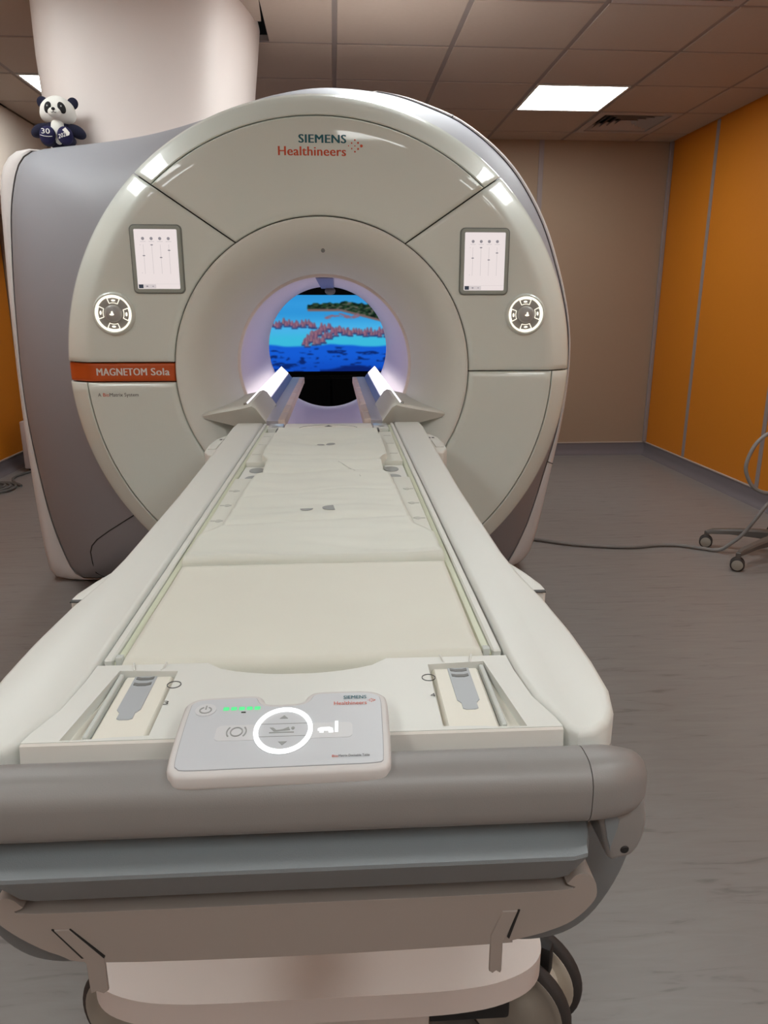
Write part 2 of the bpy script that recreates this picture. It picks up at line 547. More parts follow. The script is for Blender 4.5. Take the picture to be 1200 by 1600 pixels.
notch_cell = cell(-0.3, 4.0)
for i in range(len(gx)-1):
    for j in range(len(gy)-1):
        x0, x1, y0, y1 = gx[i]+0.012, gx[i+1]-0.012, gy[j]+0.012, gy[j+1]-0.012
        if (i, j) in lightcells:
            t = thing('ceiling_light', lightcells[(i, j)], 'ceiling light', ((x0+x1)/2, (y0+y1)/2, ZC), 0, 'recessed ceiling light panels')
            hx, hy = (x1-x0)/2, (y1-y0)/2
            box('diffuser', (-hx+0.014, -hy+0.014, 0.0), (hx-0.014, hy-0.014, 0.01), 'lamp', t)
            prism_holes('frame', [(-hx, -hy), (hx, -hy), (hx, hy), (-hx, hy)], [[(-hx+0.014, -hy+0.014), (hx-0.014, -hy+0.014), (hx-0.014, hy-0.014), (-hx+0.014, hy-0.014)]], 0.02, -0.003, 'lamp_frame', t)
            continue
        if (i, j) in ventcells:
            t = thing('ceiling_vent', ventcells[(i, j)], 'vent', ((x0+x1)/2, (y0+y1)/2, ZC), 0, 'louvred ceiling vents')
            hx, hy = (x1-x0)/2, (y1-y0)/2
            def sq(a): return [(-hx+a, -hy+a), (hx-a, -hy+a), (hx-a, hy-a), (-hx+a, hy-a)]
            prism_holes('frame', sq(0), [sq(0.05)], 0.02, -0.004, 'vent', t)
            box('duct', (-hx+0.02, -hy+0.02, 0.06), (hx-0.02, hy-0.02, 0.07), 'void', t)
            k = 0.05
            while k < min(hx, hy) - 0.03:
                a, b = sq(k+0.004), sq(k+0.03)
                v = [(x, y, 0.004) for x, y in a] + [(x, y, 0.032) for x, y in b] + [(x, y, 0.006) for x, y in a] + [(x, y, 0.034) for x, y in b]
                f = [(q, (q+1) % 4, 4+(q+1) % 4, 4+q) for q in range(4)] + [(8+q, 8+(q+1) % 4, 12+(q+1) % 4, 12+q) for q in range(4)]
                pyd('louvre', v, f, 'vent', t, smooth=False, recalc=False)
                k += 0.042
            continue
        if (i, j) == notch_cell:
            nx, ny = -0.262, 3.93
            prism('ceiling_tile', [(nx, y0), (x1, y0), (x1, y1), (nx, y1)], 'z', ZC, ZC+0.015, 'tile', ce)
            prism('ceiling_tile', [(x0, y0), (nx, y0), (nx-0.015, ny), (x0, ny)], 'z', ZC, ZC+0.015, 'tile', ce)
            continue
        key = (round(x1-x0, 4), round(y1-y0, 4))
        if key not in tile_cache:
            bm = bmesh.new()
            bm_box(bm, (-key[0]/2, -key[1]/2, 0), (key[0]/2, key[1]/2, 0.015))
            for e in [f for f in bm.faces if f.normal.z < -0.9]:
                bmesh.ops.bevel(bm, geom=list(e.edges), offset=0.003, segments=1, affect='EDGES')
                break
            me = bpy.data.meshes.new('ceiling_tile'); bm.to_mesh(me); bm.free()
            me.materials.append(M['tile'])
            tile_cache[key] = me
        o = bpy.data.objects.new('ceiling_tile', tile_cache[key])
        COL.objects.link(o); o.parent = ce
        o.location = ((x0+x1)/2, (y0+y1)/2, ZC)
for x in gx[1:-1]:
    if x == gx[3]: 
        box('grid_bar', (x-0.012, YF, ZC+0.004), (x+0.012, YB, ZC+0.03), 'tbar', ce)
    else:
        box('grid_bar', (x-0.012, YF, ZC+0.004), (x+0.012, YB, ZC+0.03), 'tbar', ce)
for y in gy[1:-1]:
    for i in range(len(gx)-1):
        box('grid_bar', (gx[i]+0.012, y-0.012, ZC+0.004), (gx[i+1]-0.012, y+0.012, ZC+0.03), 'tbar', ce)

# ================================================================== THE SCANNER
sc = thing('mri_scanner', 'large white ring-shaped body scanner with grey flanks and a lit bore', 'scanner', (0, 3.3, 0))
SCL = []
def sp(o):
    """scanner part: keep the world placement while parented"""
    o.parent = sc
    o.matrix_parent_inverse = Matrix.Translation((0, -3.3, 0))
    return o

YFACE = 2.60
R_IN, R_SEAM, R_OUT = 0.512, 0.815, 0.904
def face_y(r):
    """front surface depth over radius"""
    if r <= 0.80: return YFACE
    if r <= R_SEAM: return YFACE + 0.008*((r-0.80)/0.015)**2
    if r <= 0.878: return YFACE + 0.008 + 0.045*((r-R_SEAM)/0.063)
    t = min(1.0, (r-0.878)/(R_OUT-0.878))
    return YFACE + 0.053 + 0.035*t + 0.035*(1-math.sqrt(max(0, 1-t*t)))

def line_theta(p0, p1):
    """angle at radius r along the straight line p0-p1 (relative to the axis)"""
    x0, z0 = p0; dx, dz = p1[0]-p0[0], p1[1]-p0[1]
    def fn(r):
        a = dx*dx+dz*dz; b = 2*(x0*dx+z0*dz); c = x0*x0+z0*z0-r*r
        d = max(0, b*b-4*a*c)
        t = (-b+math.sqrt(d))/(2*a)
        return math.atan2(z0+t*dz, x0+t*dx)
    return fn

def hline_theta(zr, left):
    def fn(r):
        t = math.asin(max(-1, min(1, zr/r)))
        return PI - t if left else t
    return fn

GAP = 0.0022
def sector(name, r0, r1, th0, th1, m, nu=48, back=0.03, rim=False, dy=0.0, bev=0.004):
    """cover panel between radii r0..r1 and boundary angles th0(r)..th1(r) (counterclockwise)"""
    rs = [(r0+GAP, back), (r0+GAP, bev), (r0+GAP+bev, 0)]
    n = max(2, int((r1-r0)/0.02))
    top = r1 if rim else r1-GAP-bev
    for i in range(1, n):
        rs.append((r0+GAP+bev+(top-r0-GAP-bev)*i/n, 0))
    if rim:
        for t in (0.879, 0.885, 0.891, 0.896, 0.900, 0.9025, R_OUT-0.0001):
            if t > rs[-1][0]: rs.append((t, 0))
        rs = sorted(rs[3:])
        rs = [(r0+GAP, back), (r0+GAP, bev), (r0+GAP+bev, 0)] + rs
        rs.append((R_OUT, None))
    else:
        rs += [(r1-GAP-bev, 0), (r1-GAP, bev), (r1-GAP, back)]
    rows = []
    for r_, d in rs:
        a, b = th0(r_), th1(r_)
        if b < a: b += 2*PI
        ga, ge = GAP/r_, (GAP+bev)/r_
        us = [(a+ga, back), (a+ga, bev), (a+ge, 0)] + [(a+ge+(b-a-2*ge)*k/nu, 0) for k in range(1, nu)] + [(b-ge, 0), (b-ga, bev), (b-ga, back)]
        row = []
        for u, e in us:
            y = face_y(r_) if d is not None else 2.80
            row.append((r_*math.cos(u), y + max(d or 0, e) + dy, AZ + r_*math.sin(u)))
        rows.append(row)
    return sp(grid_mesh(name, rows, m, None, angle=50))

DL = line_theta((-0.286, 0.428), (-0.607, 0.643))
DR = line_theta((0.286, 0.428), (0.607, 0.643))
sector('upper_cover', R_IN, R_SEAM, DR, DL, 'cover', 96)
sector('upper_rim', R_SEAM, R_OUT, DR, DL, 'cover', 96, rim=True)
sector('side_cover', R_IN, R_OUT, DL, hline_theta(0.036, True), 'cover', 48, rim=True)
sector('side_cover', R_IN, R_OUT, hline_theta(0.002, False), DR, 'cover', 48, rim=True)
sector('stripe', R_IN, R_OUT, hline_theta(0.036, True), hline_theta(-0.030, True), 'orange', 8, rim=True, dy=0.010)
BOT = lambda r_: -PI/2
BOT2 = lambda r_: 3*PI/2
sector('lower_cover', R_IN, R_SEAM, hline_theta(-0.030, True), BOT2, 'cover', 48)
sector('lower_rim', R_SEAM, R_OUT, hline_theta(-0.030, True), BOT2, 'cover', 48, rim=True)
sector('lower_cover', R_IN, R_SEAM, BOT, hline_theta(0.002, False), 'cover', 48)
sector('lower_rim', R_SEAM, R_OUT, BOT, hline_theta(0.002, False), 'cover', 48, rim=True)
sp(lathe('cover_backing', [(0.49, 2.625), (0.70, 2.625), (0.81, 2.635), (0.875, 2.68), (0.893, 2.74), (0.893, 2.80)], 'seam'))
# funnel and bore
prof = []
RB = 0.343
for k in range(0, 25):
    t = PI/2*k/24
    prof.append((RB + 0.004 + (R_IN-GAP-RB-0.004)*(1-math.sin(t)), YFACE + 0.40*(1-math.cos(t))))
prof = [(R_IN-GAP, YFACE+0.03), (R_IN-GAP, YFACE+0.003)] + [(p[0]-0.003 if i == 0 else p[0], p[1]) for i, p in enumerate(prof)]
sp(lathe('bore_funnel', prof, 'funnel', n=160, angle=60))
sp(lathe('bore_trim', [(RB+0.004, 2.998), (RB-0.006, 3.0), (RB-0.008, 3.006), (RB-0.006, 3.014), (RB+0.002, 3.016)], 'trim', n=128, angle=60))
sp(lathe('bore_tube', [(RB, 3.0), (RB, 4.40), (RB+0.015, 4.45), (RB+0.06, 4.50), (RB+0.14, 4.52)], 'bore', n=128, angle=60))
# lens dot above the bore
sp(lathe('lens', [(0.0001, 2.612), (0.006, 2.612), (0.007, 2.63)], 'arc', n=16, cx=0.006, cz=AZ+0.405))
# strip on the bore ceiling
sp(prism('bore_camera_rail', [(-0.030, AZ+RB-0.012), (0.038, AZ+RB-0.012), (0.044, AZ+RB+0.004), (-0.036, AZ+RB+0.004)], 'y', 3.02, 4.36, 'rail_blue', None, 0.002, 1))
sp(ellipsoid('bore_camera', (0.02, 4.30, AZ+RB-0.026), (0.03, 0.03, 0.022), 'arc'))

# body outline
GREY = [(0.80, 0.02), (0.849, 0.037), (0.939, 0.236), (1.011, 0.501), (1.052, 0.67), (1.078, 0.84), (1.088, 1.016), (1.072, 1.184), (1.016, 1.386), (0.925, 1.609), (0.785, 1.809), (0.600, 1.955),
        (0.43, 2.028), (0.258, 2.074), (0.025, 2.091), (-0.156, 2.068), (-0.311, 2.026), (-0.467, 1.968), (-0.623, 1.924), (-0.778, 1.893), (-0.957, 1.869), (-1.10, 1.853),
        (-1.175, 1.833), (-1.222, 1.781), (-1.259, 1.665), (-1.278, 1.543), (-1.296, 1.33), (-1.306, 1.13), (-1.312, 0.917), (-1.305, 0.693), (-1.273, 0.37), (-1.227, 0.154), (-1.17, 0.03), (-1.05, 0.02)]
WHITE = [(0.83, 0.012), (0.925, 0.04), (0.985, 0.139), (1.044, 0.454), (1.072, 0.63), (1.096, 0.82), (1.104, 1.016), (1.087, 1.19), (1.034, 1.395), (0.943, 1.62), (0.80, 1.822), (0.612, 1.968),
         (0.44, 2.040), (0.262, 2.080), (0.025, 2.078), (-0.156, 2.053), (-0.311, 2.011), (-0.467, 1.953), (-0.623, 1.909), (-0.778, 1.878), (-0.957, 1.856), (-1.10, 1.848),
         (-1.215, 1.852), (-1.285, 1.80), (-1.315, 1.69), (-1.324, 1.543), (-1.331, 1.33), (-1.336, 1.13), (-1.339, 0.917), (-1.339, 0.60), (-1.332, 0.33), (-1.316, 0.10), (-1.275, 0.012), (-1.10, 0.006)]
NA = 240
CZ0 = 1.0
def ray_outline(poly):
    P_ = [(p.x, p.y) for p in catmull([(x, z, 0) for x, z in poly], 5)]
    out = []
    n = len(P_)
    for k in range(NA):
        t = 2*PI*k/NA
        d = (math.cos(t), math.sin(t))
        best = None
        for i in range(n):
            a, b = P_[i], P_[(i+1) % n]
            ex, ez = b[0]-a[0], b[1]-a[1]
            den = d[0]*ez - d[1]*ex
            if abs(den) < 1e-9: continue
            ax, az = a[0], a[1]-CZ0
            s = (ax*ez - az*ex)/den
            u = (ax*d[1] - az*d[0])/den
            if s > 0 and -1e-6 <= u <= 1+1e-6:
                best = s if best is None else max(best, s)
        out.append((best*d[0], CZ0+best*d[1]))
    return out
OG = ray_outline(GREY)
OW = ray_outline(WHITE)
def flank_pt(k, t):
    a = 2*PI*k/NA
    rx, rz = 0.885*math.cos(a), AZ+0.885*math.sin(a)
    deg = (k/NA*360.0) % 360
    b = 0.12 + 0.33*max(0.0, min(1.0, (deg-112)/26.0))*max(0.0, min(1.0, (265-deg)/20.0))
    f = (1-b)*t + b*math.sin(t*PI/2)
    g = (1-0.9*b)*t + 0.9*b*(1-math.cos(t*PI/2))
    k0 = int(k) % NA; k1 = (k0+1) % NA; q = k-int(k)
    ox = OG[k0][0]*(1-q)+OG[k1][0]*q; oz = OG[k0][1]*(1-q)+OG[k1][1]*q
    return (rx+(ox-rx)*f, 2.74+0.56*g, rz+(oz-rz)*f)
rows = [[flank_pt(k, t/22) for k in range(NA)] for t in range(23)]
rows.append([(x*0.985, y+0.02, CZ0+(z-CZ0)*0.985) for x, y, z in rows[-1]])
sp(grid_mesh('grey_flank', rows, 'flank', None, close_u=True, angle=60))
# dark seam then outer white shell back to the rear
def scl(o, s, y): return [(x*s, y, CZ0+(z-CZ0)*s) for x, z in o]
rows = [scl(OG, 0.985, 3.312), [(x, 3.297, z) for x, z in [(a[0]*0.998+b[0]*0.002, a[1]*0.998+b[1]*0.002) for a, b in zip(OG, OW)]]]
OG_FULL = OG
def rad(p): return math.hypot(p[0], p[1]-CZ0)
OG = [(g[0]*1.002, CZ0+(g[1]-CZ0)*1.002) if rad(w_) > rad(g)+0.002 else (w_[0]*0.985, CZ0+(w_[1]-CZ0)*0.985) for g, w_ in zip(OG, OW)]
sh = [[(g[0]*1.0, 3.318, CZ0+(g[1]-CZ0)*1.0) for g in OG],
      [(g[0], 3.292, g[1]) for g in OG],
      [(g[0]*0.7+w_[0]*0.3, 3.290, g[1]*0.7+w_[1]*0.3) for g, w_ in zip(OG, OW)],
      [(g[0]*0.25+w_[0]*0.75, 3.300, g[1]*0.25+w_[1]*0.75) for g, w_ in zip(OG, OW)],
      [(w_[0], 3.325, w_[1]) for w_ in OW], [(w_[0], 3.40, w_[1]) for w_ in OW], [(w_[0], 4.30, w_[1]) for w_ in OW],
      [(w_[0]*0.985, 4.40, CZ0+(w_[1]-CZ0)*0.985) for w_ in OW], [(w_[0]*0.93, 4.47, CZ0+(w_[1]-CZ0)*0.93) for w_ in OW],
      [(0.46*math.cos(2*PI*k/NA), 4.515, AZ+0.46*math.sin(2*PI*k/NA)) for k in range(NA)]]
sp(grid_mesh('outer_shell', sh, 'cover_shell', None, close_u=True, angle=50))
OG = OG_FULL
sp(grid_mesh('shell_seam', [scl(OG, 0.97, 3.315), scl(OG, 0.992, 3.315)], 'seam', None, close_u=True))
# seam across the white shell on the right and the top right
for ang in (-23.6, 61.5):
    k = int((ang % 360)/360*NA)
    p = [(g[0]*(1-q)+w_[0]*q, y, g[1]*(1-q)+w_[1]*q) for (g, w_) in [(OG[k], OW[k])] for q, y in ((0.0, 3.291), (0.3, 3.289), (0.75, 3.299), (1.0, 3.325), (1.002, 3.45))]
    sp(tube('shell_joint', p, 0.0022, 'seam', None, 6))
# hatch seam on the lower left flank
def flank_curve(pts):
    return [Vector(flank_pt((a % 360)/360*NA, t)) - Vector((0, 0.0015, 0)) for a, t in pts]
sp(tube('hatch_seam', flank_curve([(216.5, 0.04), (216.2, 0.14), (216.0, 0.24), (216.0, 0.36), (216.4, 0.43), (217.2, 0.475), (219.0, 0.53), (221.0, 0.66), (222.5, 0.78), (224.0, 0.95)]), 0.0022, 'seam', None, 6))

# platform wings in the mouth of the bore, rails and light strips
for s in (-1, 1):
    prof_x = [(0.445, 2.625, 0.868, 2.625), (0.40, 2.605, 0.880, 2.60), (0.34, 2.585, 0.893, 2.575), (0.285, 2.572, 0.904, 2.562), (0.252, 2.566, 0.913, 2.558), (0.238, 2.566, 0.905, 2.558), (0.203, 2.572, 0.855, 2.562)]
    rows = []
    for q_, (x, y0, zt, y1) in enumerate(prof_x):
        zb = zt - (0.010, 0.034, 0.062, 0.09, 0.10, 0.09, 0.05)[q_]
        r_ = min(0.508, math.hypot(x, AZ-zb))
        sn = max(0.0, min(1.0, 1-(r_-RB)/(R_IN-RB)))
        fy = min(2.625, YFACE+0.40*(1-math.sqrt(max(0, 1-sn*sn)))+0.004)
        rows.append([(s*x, fy, zb), (s*x, y1, zt-0.009), (s*x, y0, zt-0.003), (s*x, y0+0.012, zt), (s*x, 3.02, zt), (s*x, 3.02, zb)])
    sp(grid_mesh('bore_wing', rows, 'funnel', None, close_u=True, angle=40))
    def band(name, a, b, th, y0, y1, m):
        nx, nz = (a[1]-b[1]), -(a[0]-b[0])
        L = math.hypot(nx, nz); nx, nz = nx/L*th, nz/L*th
        if nz > 0: nx, nz = -nx, -nz
        poly = [(s*a[0], a[1]), (s*b[0], b[1]), (s*(b[0]+nx), b[1]+nz), (s*(a[0]+nx), a[1]+nz)]
        return sp(prism(name, poly, 'y', y0, y1, m, None, 0.0))
    band('bore_light_strip', (0.272, 0.912), (0.233, 0.874), 0.006, 2.60, 4.36, 'strip_light')
    band('rail_band', (0.230, 0.872), (0.211, 0.845), 0.006, 2.60, 4.36, 'rail_blue')
    band('rail_bed', (0.211, 0.846), (0.165, 0.846), 0.02, 2.60, 4.40, 'rail_bed')
    y = 2.60
    while y < 4.36:
        sp(box('rail_block', (s*0.140 if s > 0 else -0.166, y, 0.815), (s*0.166 if s > 0 else -0.140, y+0.20, 0.851), 'rail_pink', None, 0.004, 2))
        y += 0.22
# wing tip dots
for s in (-1, 1):
    sp(zlathe('screw_cap', [(0.0001, 0.9125), (0.006, 0.9125), (0.006, 0.905)], 'print_grey', None, 14, (s*0.275, 2.585)))

# screens
def front(y):
    return lambda u, v, w_: (u, y-w_, v)
for s, cx, cz in ((-1, -0.541, 1.387), (1, 0.554, 1.384)):
    bz = sp(prism('control_screen', rrect(cx, cz, 0.170, 0.218, 0.016), 'y', 2.594, 2.606, 'bezel_dark', None, 0.003, 2))
    b2 = prism('bezel', rrect(cx, cz, 0.162, 0.210, 0.013), 'y', 2.5925, 2.596, 'bezel', bz, 0.001, 1)
    b3 = prism('display', rrect(cx, cz, 0.138, 0.187, 0.003), 'y', 2.591, 2.594, 'screen', bz)
    fr = front(2.591)
    ink, lines, tabs = [], [], []
    hx, hy = 0.069, 0.0935
    # content axes measured from the lower left corner of the display
    def at(u, v): return (cx-hx+u*2*hx, cz-hy+v*2*hy)
    for i, u in enumerate((0.20, 0.40, 0.60, 0.80)):
        x, y = at(u, 0.845)
        ink.append(ngon(x, y, 0.005, 0.005, 12))
        x, y = at(u, 0.795)
        lines.append([(x-0.009, y-0.001), (x+0.009, y-0.001), (x+0.009, y+0.001), (x-0.009, y+0.001)])
        x, y = at(u, 0.50)
        lines.append([(x-0.0008, y-0.046), (x+0.0008, y-0.046), (x+0.0008, y+0.046), (x-0.0008, y+0.046)])
        x, y = at(u, (0.56, 0.74, 0.53, 0.65)[i])
        ink.append(ngon(x, y, 0.0045, 0.002, 12))
    x, y = at(0.13, 0.74); lines.append(ngon(x, y, 0.002, 0.0012, 8))
    x, y = at(0.13, 0.27); lines.append(ngon(x, y, 0.002, 0.0012, 8))
    x0, y0 = at(0.02, 0.01); x1, y1 = at(0.13, 0.075)
    tabs.append([(x0, y0), (x1, y0), (x1, y1), (x0, y1)])
    x0, y0 = at(0.14, 0.01); x1, y1 = at(0.43, 0.075)
    lines.append([(x0, y0), (x1, y0), (x1, y1), (x0, y1)])
    x0, y0 = at(0.0, 0.08); x1, y1 = at(1.0, 0.084)
    lines.append([(x0, y0), (x1, y0), (x1, y1), (x0, y1)])
    flat_poly('sliders', lines, fr, 'screen_line', b3, 0.0004)
    x, y = at(0.22, 0.043); ink.append(ngon(x, y, 0.0035, 0.0022, 10))
    x, y = at(0.36, 0.043); ink.append(ngon(x, y, 0.0025, 0.0015, 10))
    for q in ink:
        flat_poly('slider_knob', [q], fr, 'screen_ink', b3, 0.0008)
    flat_poly('tab', tabs, fr, 'screen_dark', b3, 0.0006)
# round control dials
for s, cx, cz in ((-1, -0.699, 1.214), (1, 0.705, 1.211)):
    d = sp(lathe('control_dial', [(0.0001, 2.596), (0.060, 2.596), (0.0605, 2.588), (0.064, 2.586), (0.069, 2.590), (0.0715, 2.604)], 'cover', None, 48, cx=cx, cz=cz, angle=60))
    lathe('light_ring', [(0.0535, 2.5945), (0.0545, 2.5905), (0.0605, 2.589), (0.061, 2.5945)], 'ring', d, 48, cx=cx, cz=cz)
    lathe('dial_face', [(0.0001, 2.5935), (0.0525, 2.5935), (0.0525, 2.596)], 'dial', d, 48, cx=cx, cz=cz)
    lathe('knob', [(0.0001, 2.572), (0.018, 2.5725), (0.025, 2.577), (0.028, 2.584), (0.029, 2.594)], 'knob', d, 40, cx=cx, cz=cz, angle=60)
    fr = front(2.5935)
    for k in range(4):
        c0 = PI/2*k + 0.06*s
        wv = 0.40
        # glowing outline of each button with a small symbol inside
        polys = ring_poly(cx, cz, 0.0335, 0.0355, 10, c0-wv, c0+wv) + ring_poly(cx, cz, 0.0505, 0.0535, 10, c0-wv, c0+wv)
        for q in (-1, 1):
            a = c0+q*wv
            polys += ring_poly(cx, cz, 0.034, 0.052, 1, a-0.03, a+0.03)
        mx, mz = cx+0.0425*math.cos(c0), cz+0.0425*math.sin(c0)
        polys.append(ngon(mx, mz, 0.007, 0.0035, 10, c0+PI/2))
        flat_poly('button', polys, fr, 'ring', d, 0.001)
    fr2 = front(2.572)
    flat_poly('knob_symbol', [ngon(cx, cz-0.003, 0.0075, 0.0035, 14), ngon(cx+0.001, cz+0.002, 0.0035, 0.006, 12)], fr2, 'ring', d, 0.0006)

# lettering on the covers
fr = fr3 = lambda u, v, w_: (u, face_y(math.hypot(u, v-AZ))-0.0002-w_, v)
def logo_dots(ox, oz, k, frame, parent, name='logo_dots'):
    d = []
    for i in range(-2, 3):
        for j in range(4):
            pass
    pat = [(0, 0, 0.45), (1, 0.62, 0.6), (1, -0.62, 0.6), (2, 1.3, 0.7), (2, 0, 0.5), (2, -1.3, 0.7), (3, 0.68, 0.8), (3, -0.68, 0.8), (4.05, 0, 1.15)]
    for a, b, q in pat:
        d.append(ngon(ox+a*k*0.9, oz+b*k*1.15, k*0.34*q, k*0.34*q, 12))
    return flat_poly(name, d, frame, 'redorange', parent)
t_ = sp(text('lettering', 'SIEMENS', -0.064, 0.088, 1.7465, 1.7715, fr, 'teal', None, 0.06))
t_ = sp(text('lettering', 'Healthineers', -0.131, 0.087, 1.7085, 1.736, fr, 'redorange', None, 0.04))
o_ = logo_dots(0.096, 1.739, 0.0115, fr, None); sp(o_)
frs = lambda u, v, w_: (u, face_y(math.hypot(u, v-AZ))+0.0098-w_, v)
sp(text('lettering', 'MAGNETOM', -0.779, -0.610, 1.0075, 1.0325, frs, 'print_white', None, 0.05))
sp(text('lettering', 'Sola', -0.595, -0.533, 1.0075, 1.0325, frs, 'print_white', None, 0.05))
fr3 = lambda u, v, w_: (u, face_y(math.hypot(u, v-AZ))-0.0002-w_, v)
sp(text('lettering', 'A', -0.779, -0.769, 0.9365, 0.9485, fr3, 'print_dark', None, 0.01))
sp(text('lettering', 'Bio', -0.762, -0.742, 0.9365, 0.9485, fr3, 'redorange', None, 0.008))
sp(text('lettering', 'Matrix System', -0.740, -0.642, 0.9365, 0.9485, fr3, 'print_dark', None, 0.01))

# ================================================================== WHITE COLUMN ABOVE THE SCANNER
plan = [(-1.05, 3.475), (-0.85, 3.465), (-0.65, 3.468), (-0.52, 3.482), (-0.445, 3.515), (-0.395, 3.575), (-0.355, 3.70), (-0.325, 3.85), (-0.31, 4.02), (-0.325, 4.20), (-0.40, 4.36), (-0.60, 4.43), (-0.95, 4.43), (-1.17, 4.33), (-1.245, 4.10), (-1.245, 3.80), (-1.22, 3.63), (-1.15, 3.52)]
pl = [(p.x, p.y) for p in catmull([(x, y, 0) for x, y in plan], 6, True)]
rows = []
for z, k, j in ((1.80, -0.075, 0.03), (1.95, -0.060, 0.02), (2.12, -0.042, 0.008), (2.28, -0.022, 0.0), (2.42, -0.004, 0.0), (ZC+0.02, 0.012, 0.0)):
    rows.append([(x + (k if x > -0.75 else j)*abs(x+0.75)/0.45, y, z) for x, y in pl])
qc = grid_mesh('column_fairing', rows, 'column', None, close_u=True, angle=60)
tag(qc, 'smooth white column fairing rising from scanner top to the ceiling', 'column')

# ================================================================== PATIENT TABLE
TROT = R(-0.45)
tb = thing('patient_table', 'long white wheeled patient table docked to the scanner', 'table', (0, 0.6, 0), TROT)
def tp(o, parent=None):
    if parent is None:
        o.parent = tb
        o.matrix_parent_inverse = Matrix.Translation((0, -0.6, 0))
    return o
ZT = 0.85
# centre bed
tp(box('table_bed', (-0.226, 0.735, 0.70), (0.226, 2.53, 0.828), 'tblwhite', None, 0.004, 1))
for s in (-1, 1):
    # long side cover
    inner = [(0.2265, 2.53), (0.2265, 1.6), (0.2265, 0.80), (0.2255, 0.745), (0.2265, 0.70), (0.232, 0.645), (0.244, 0.606), (0.2475, 0.590)]
    outer = [(0.256, 0.578), (0.272, 0.580), (0.290, 0.594), (0.304, 0.618), (0.313, 0.655), (0.317, 0.72), (0.317, 0.80), (0.312, 0.90), (0.302, 1.0), (0.298, 1.10), (0.299, 1.50), (0.308, 2.0), (0.318, 2.44), (0.315, 2.53)]
    tp(prism('side_cover', [(s*x, y) for x, y in inner+outer], 'z', 0.745, ZT, 'tblwhite', None, 0.007, 3))
    # groove rails
    tp(box('guide_rail', (min(s*0.2005, s*0.2118), 0.752, 0.825), (max(s*0.2005, s*0.2118), 2.50, 0.8455), 'green', None, 0.002, 1))
    tp(box('rail_edge', (min(s*0.2121, s*0.2225), 0.752, 0.825), (max(s*0.2121, s*0.2225), 2.52, 0.8485), 'tblwhite', None, 0.002, 1))
    tp(box('rail_stop', (min(s*0.2005, s*0.2085), 0.748, 0.825), (max(s*0.2005, s*0.2085), 0.756, 0.853), 'clear', None, 0.001, 1))
    # side grips near the foot end
    g = [(0.302, 0.945), (0.326, 0.952), (0.333, 0.965), (0.332, 0.985), (0.322, 1.03), (0.309, 1.075), (0.297, 1.10)]
    o = tp(prism('side_grip', [(s*x, y) for x, y in g], 'z', 0.77, 0.838, 'tblwhite', None, 0.006, 2))
    box('grip_slot', (min(s*0.307, s*0.329), 0.949, 0.8372), (max(s*0.307, s*0.329), 0.957, 0.8388), 'print_dark', o)
    # rounded latches beside the bore mouth
    g = [(0.300, 2.03), (0.335, 2.05), (0.352, 2.10), (0.357, 2.20), (0.352, 2.30), (0.335, 2.36), (0.31, 2.40), (0.300, 2.41)]
    o = tp(prism('dock_latch', [(s*x, y) for x, y in g], 'z', 0.77, 0.833, 'tblwhite', None, 0.012, 3))
    frz = lambda u, v, w_: (u, v, 0.833+w_)
    flat_poly('latch_print', [[(s*(0.318+0.012*i), 2.285), (s*(0.326+0.012*i), 2.285), (s*(0.326+0.012*i), 2.30), (s*(0.318+0.012*i), 2.30)] for i in range(2)], frz, 'print_dark', o)
    box('latch_button', (min(s*0.322, s*0.346), 2.12, 0.83), (max(s*0.322, s*0.346), 2.24, 0.836), 'tblwhite', o, 0.002, 2)
    # coil sockets next to the pad
    o = tp(box('coil_socket', (min(s*0.150, s*0.2), 1.645, 0.80), (max(s*0.150, s*0.2), 1.825, 0.842), 'tblwhite', None, 0.002, 1))
    frz = lambda u, v, w_: (u, v, 0.842+w_)
    for y in (1.775, 1.685):
        flat_poly('socket_cap', [ngon(s*0.166, y, 0.018, 0.028, 22)], frz, 'print_grey', o, 0.0015)
    # clear corner brackets at the head end
    o = tp(box('corner_bracket', (min(s*0.15, s*0.2), 2.395, 0.825), (max(s*0.15, s*0.2), 2.50, 0.851), 'clear', None, 0.004, 2))
    flat_poly('bracket_slot', [ngon(s*0.177, 2.43, 0.011, 0.02, 16)], lambda u, v, w_: (u, v, 0.851+w_), 'print_grey', o)
    tp(box('strap_slot', (min(s*0.160, s*0.164), 2.30, 0.85), (max(s*0.160, s*0.164), 2.36, 0.8565), 'print_dark'))
# head plate
hp = tp(box('head_plate', (-0.147, 2.345, 0.825), (0.147, 2.51, 0.8495), 'tray', None, 0.004, 2))
frz = lambda u, v, w_: (u, v, 0.8495+w_)
arc = ring_poly(0.0, 2.40, 1.0, 1.02, 24, R(8), R(172))
flat_poly('engraved_arc', [[(x*0.095, 2.40+(y-2.40)*0.07) for x, y in q] for q in arc], frz, 'print_dark', hp)
flat_poly('centre_mark', [[(-0.013, 2.435), (0.013, 2.435), (0.0, 2.462)]], frz, 'print_dark', hp)

# foot deck with two recessed trays and a finger scoop
def scoop():
    pts = []
    for k in range(0, 13):
        t = k/12
        x = -0.105 + 0.195*t
        d = 0.030*min(1, math.sin(PI*t)**0.55*1.02)
        pts.append((x, 0.735-d))
    return pts
bound = [(0.2235, 0.735), (0.2245, 0.70), (0.2300, 0.645), (0.2420, 0.605), (0.2450, 0.589)]
deck_out = scoop() + bound + [(x, y) for x, y in [(-p[0], p[1]) for p in bound[::-1]]]
tray_r = [(0.134, 0.595), (0.134, 0.718), (0.196, 0.722), (0.212, 0.591), (0.19, 0.5915), (0.165, 0.594)]
tray_l = [(-x, y) for x, y in tray_r[::-1]]
dk = tp(prism_holes('foot_deck', deck_out, [tray_r, tray_l], 0.775, ZT, 'tblwhite'))
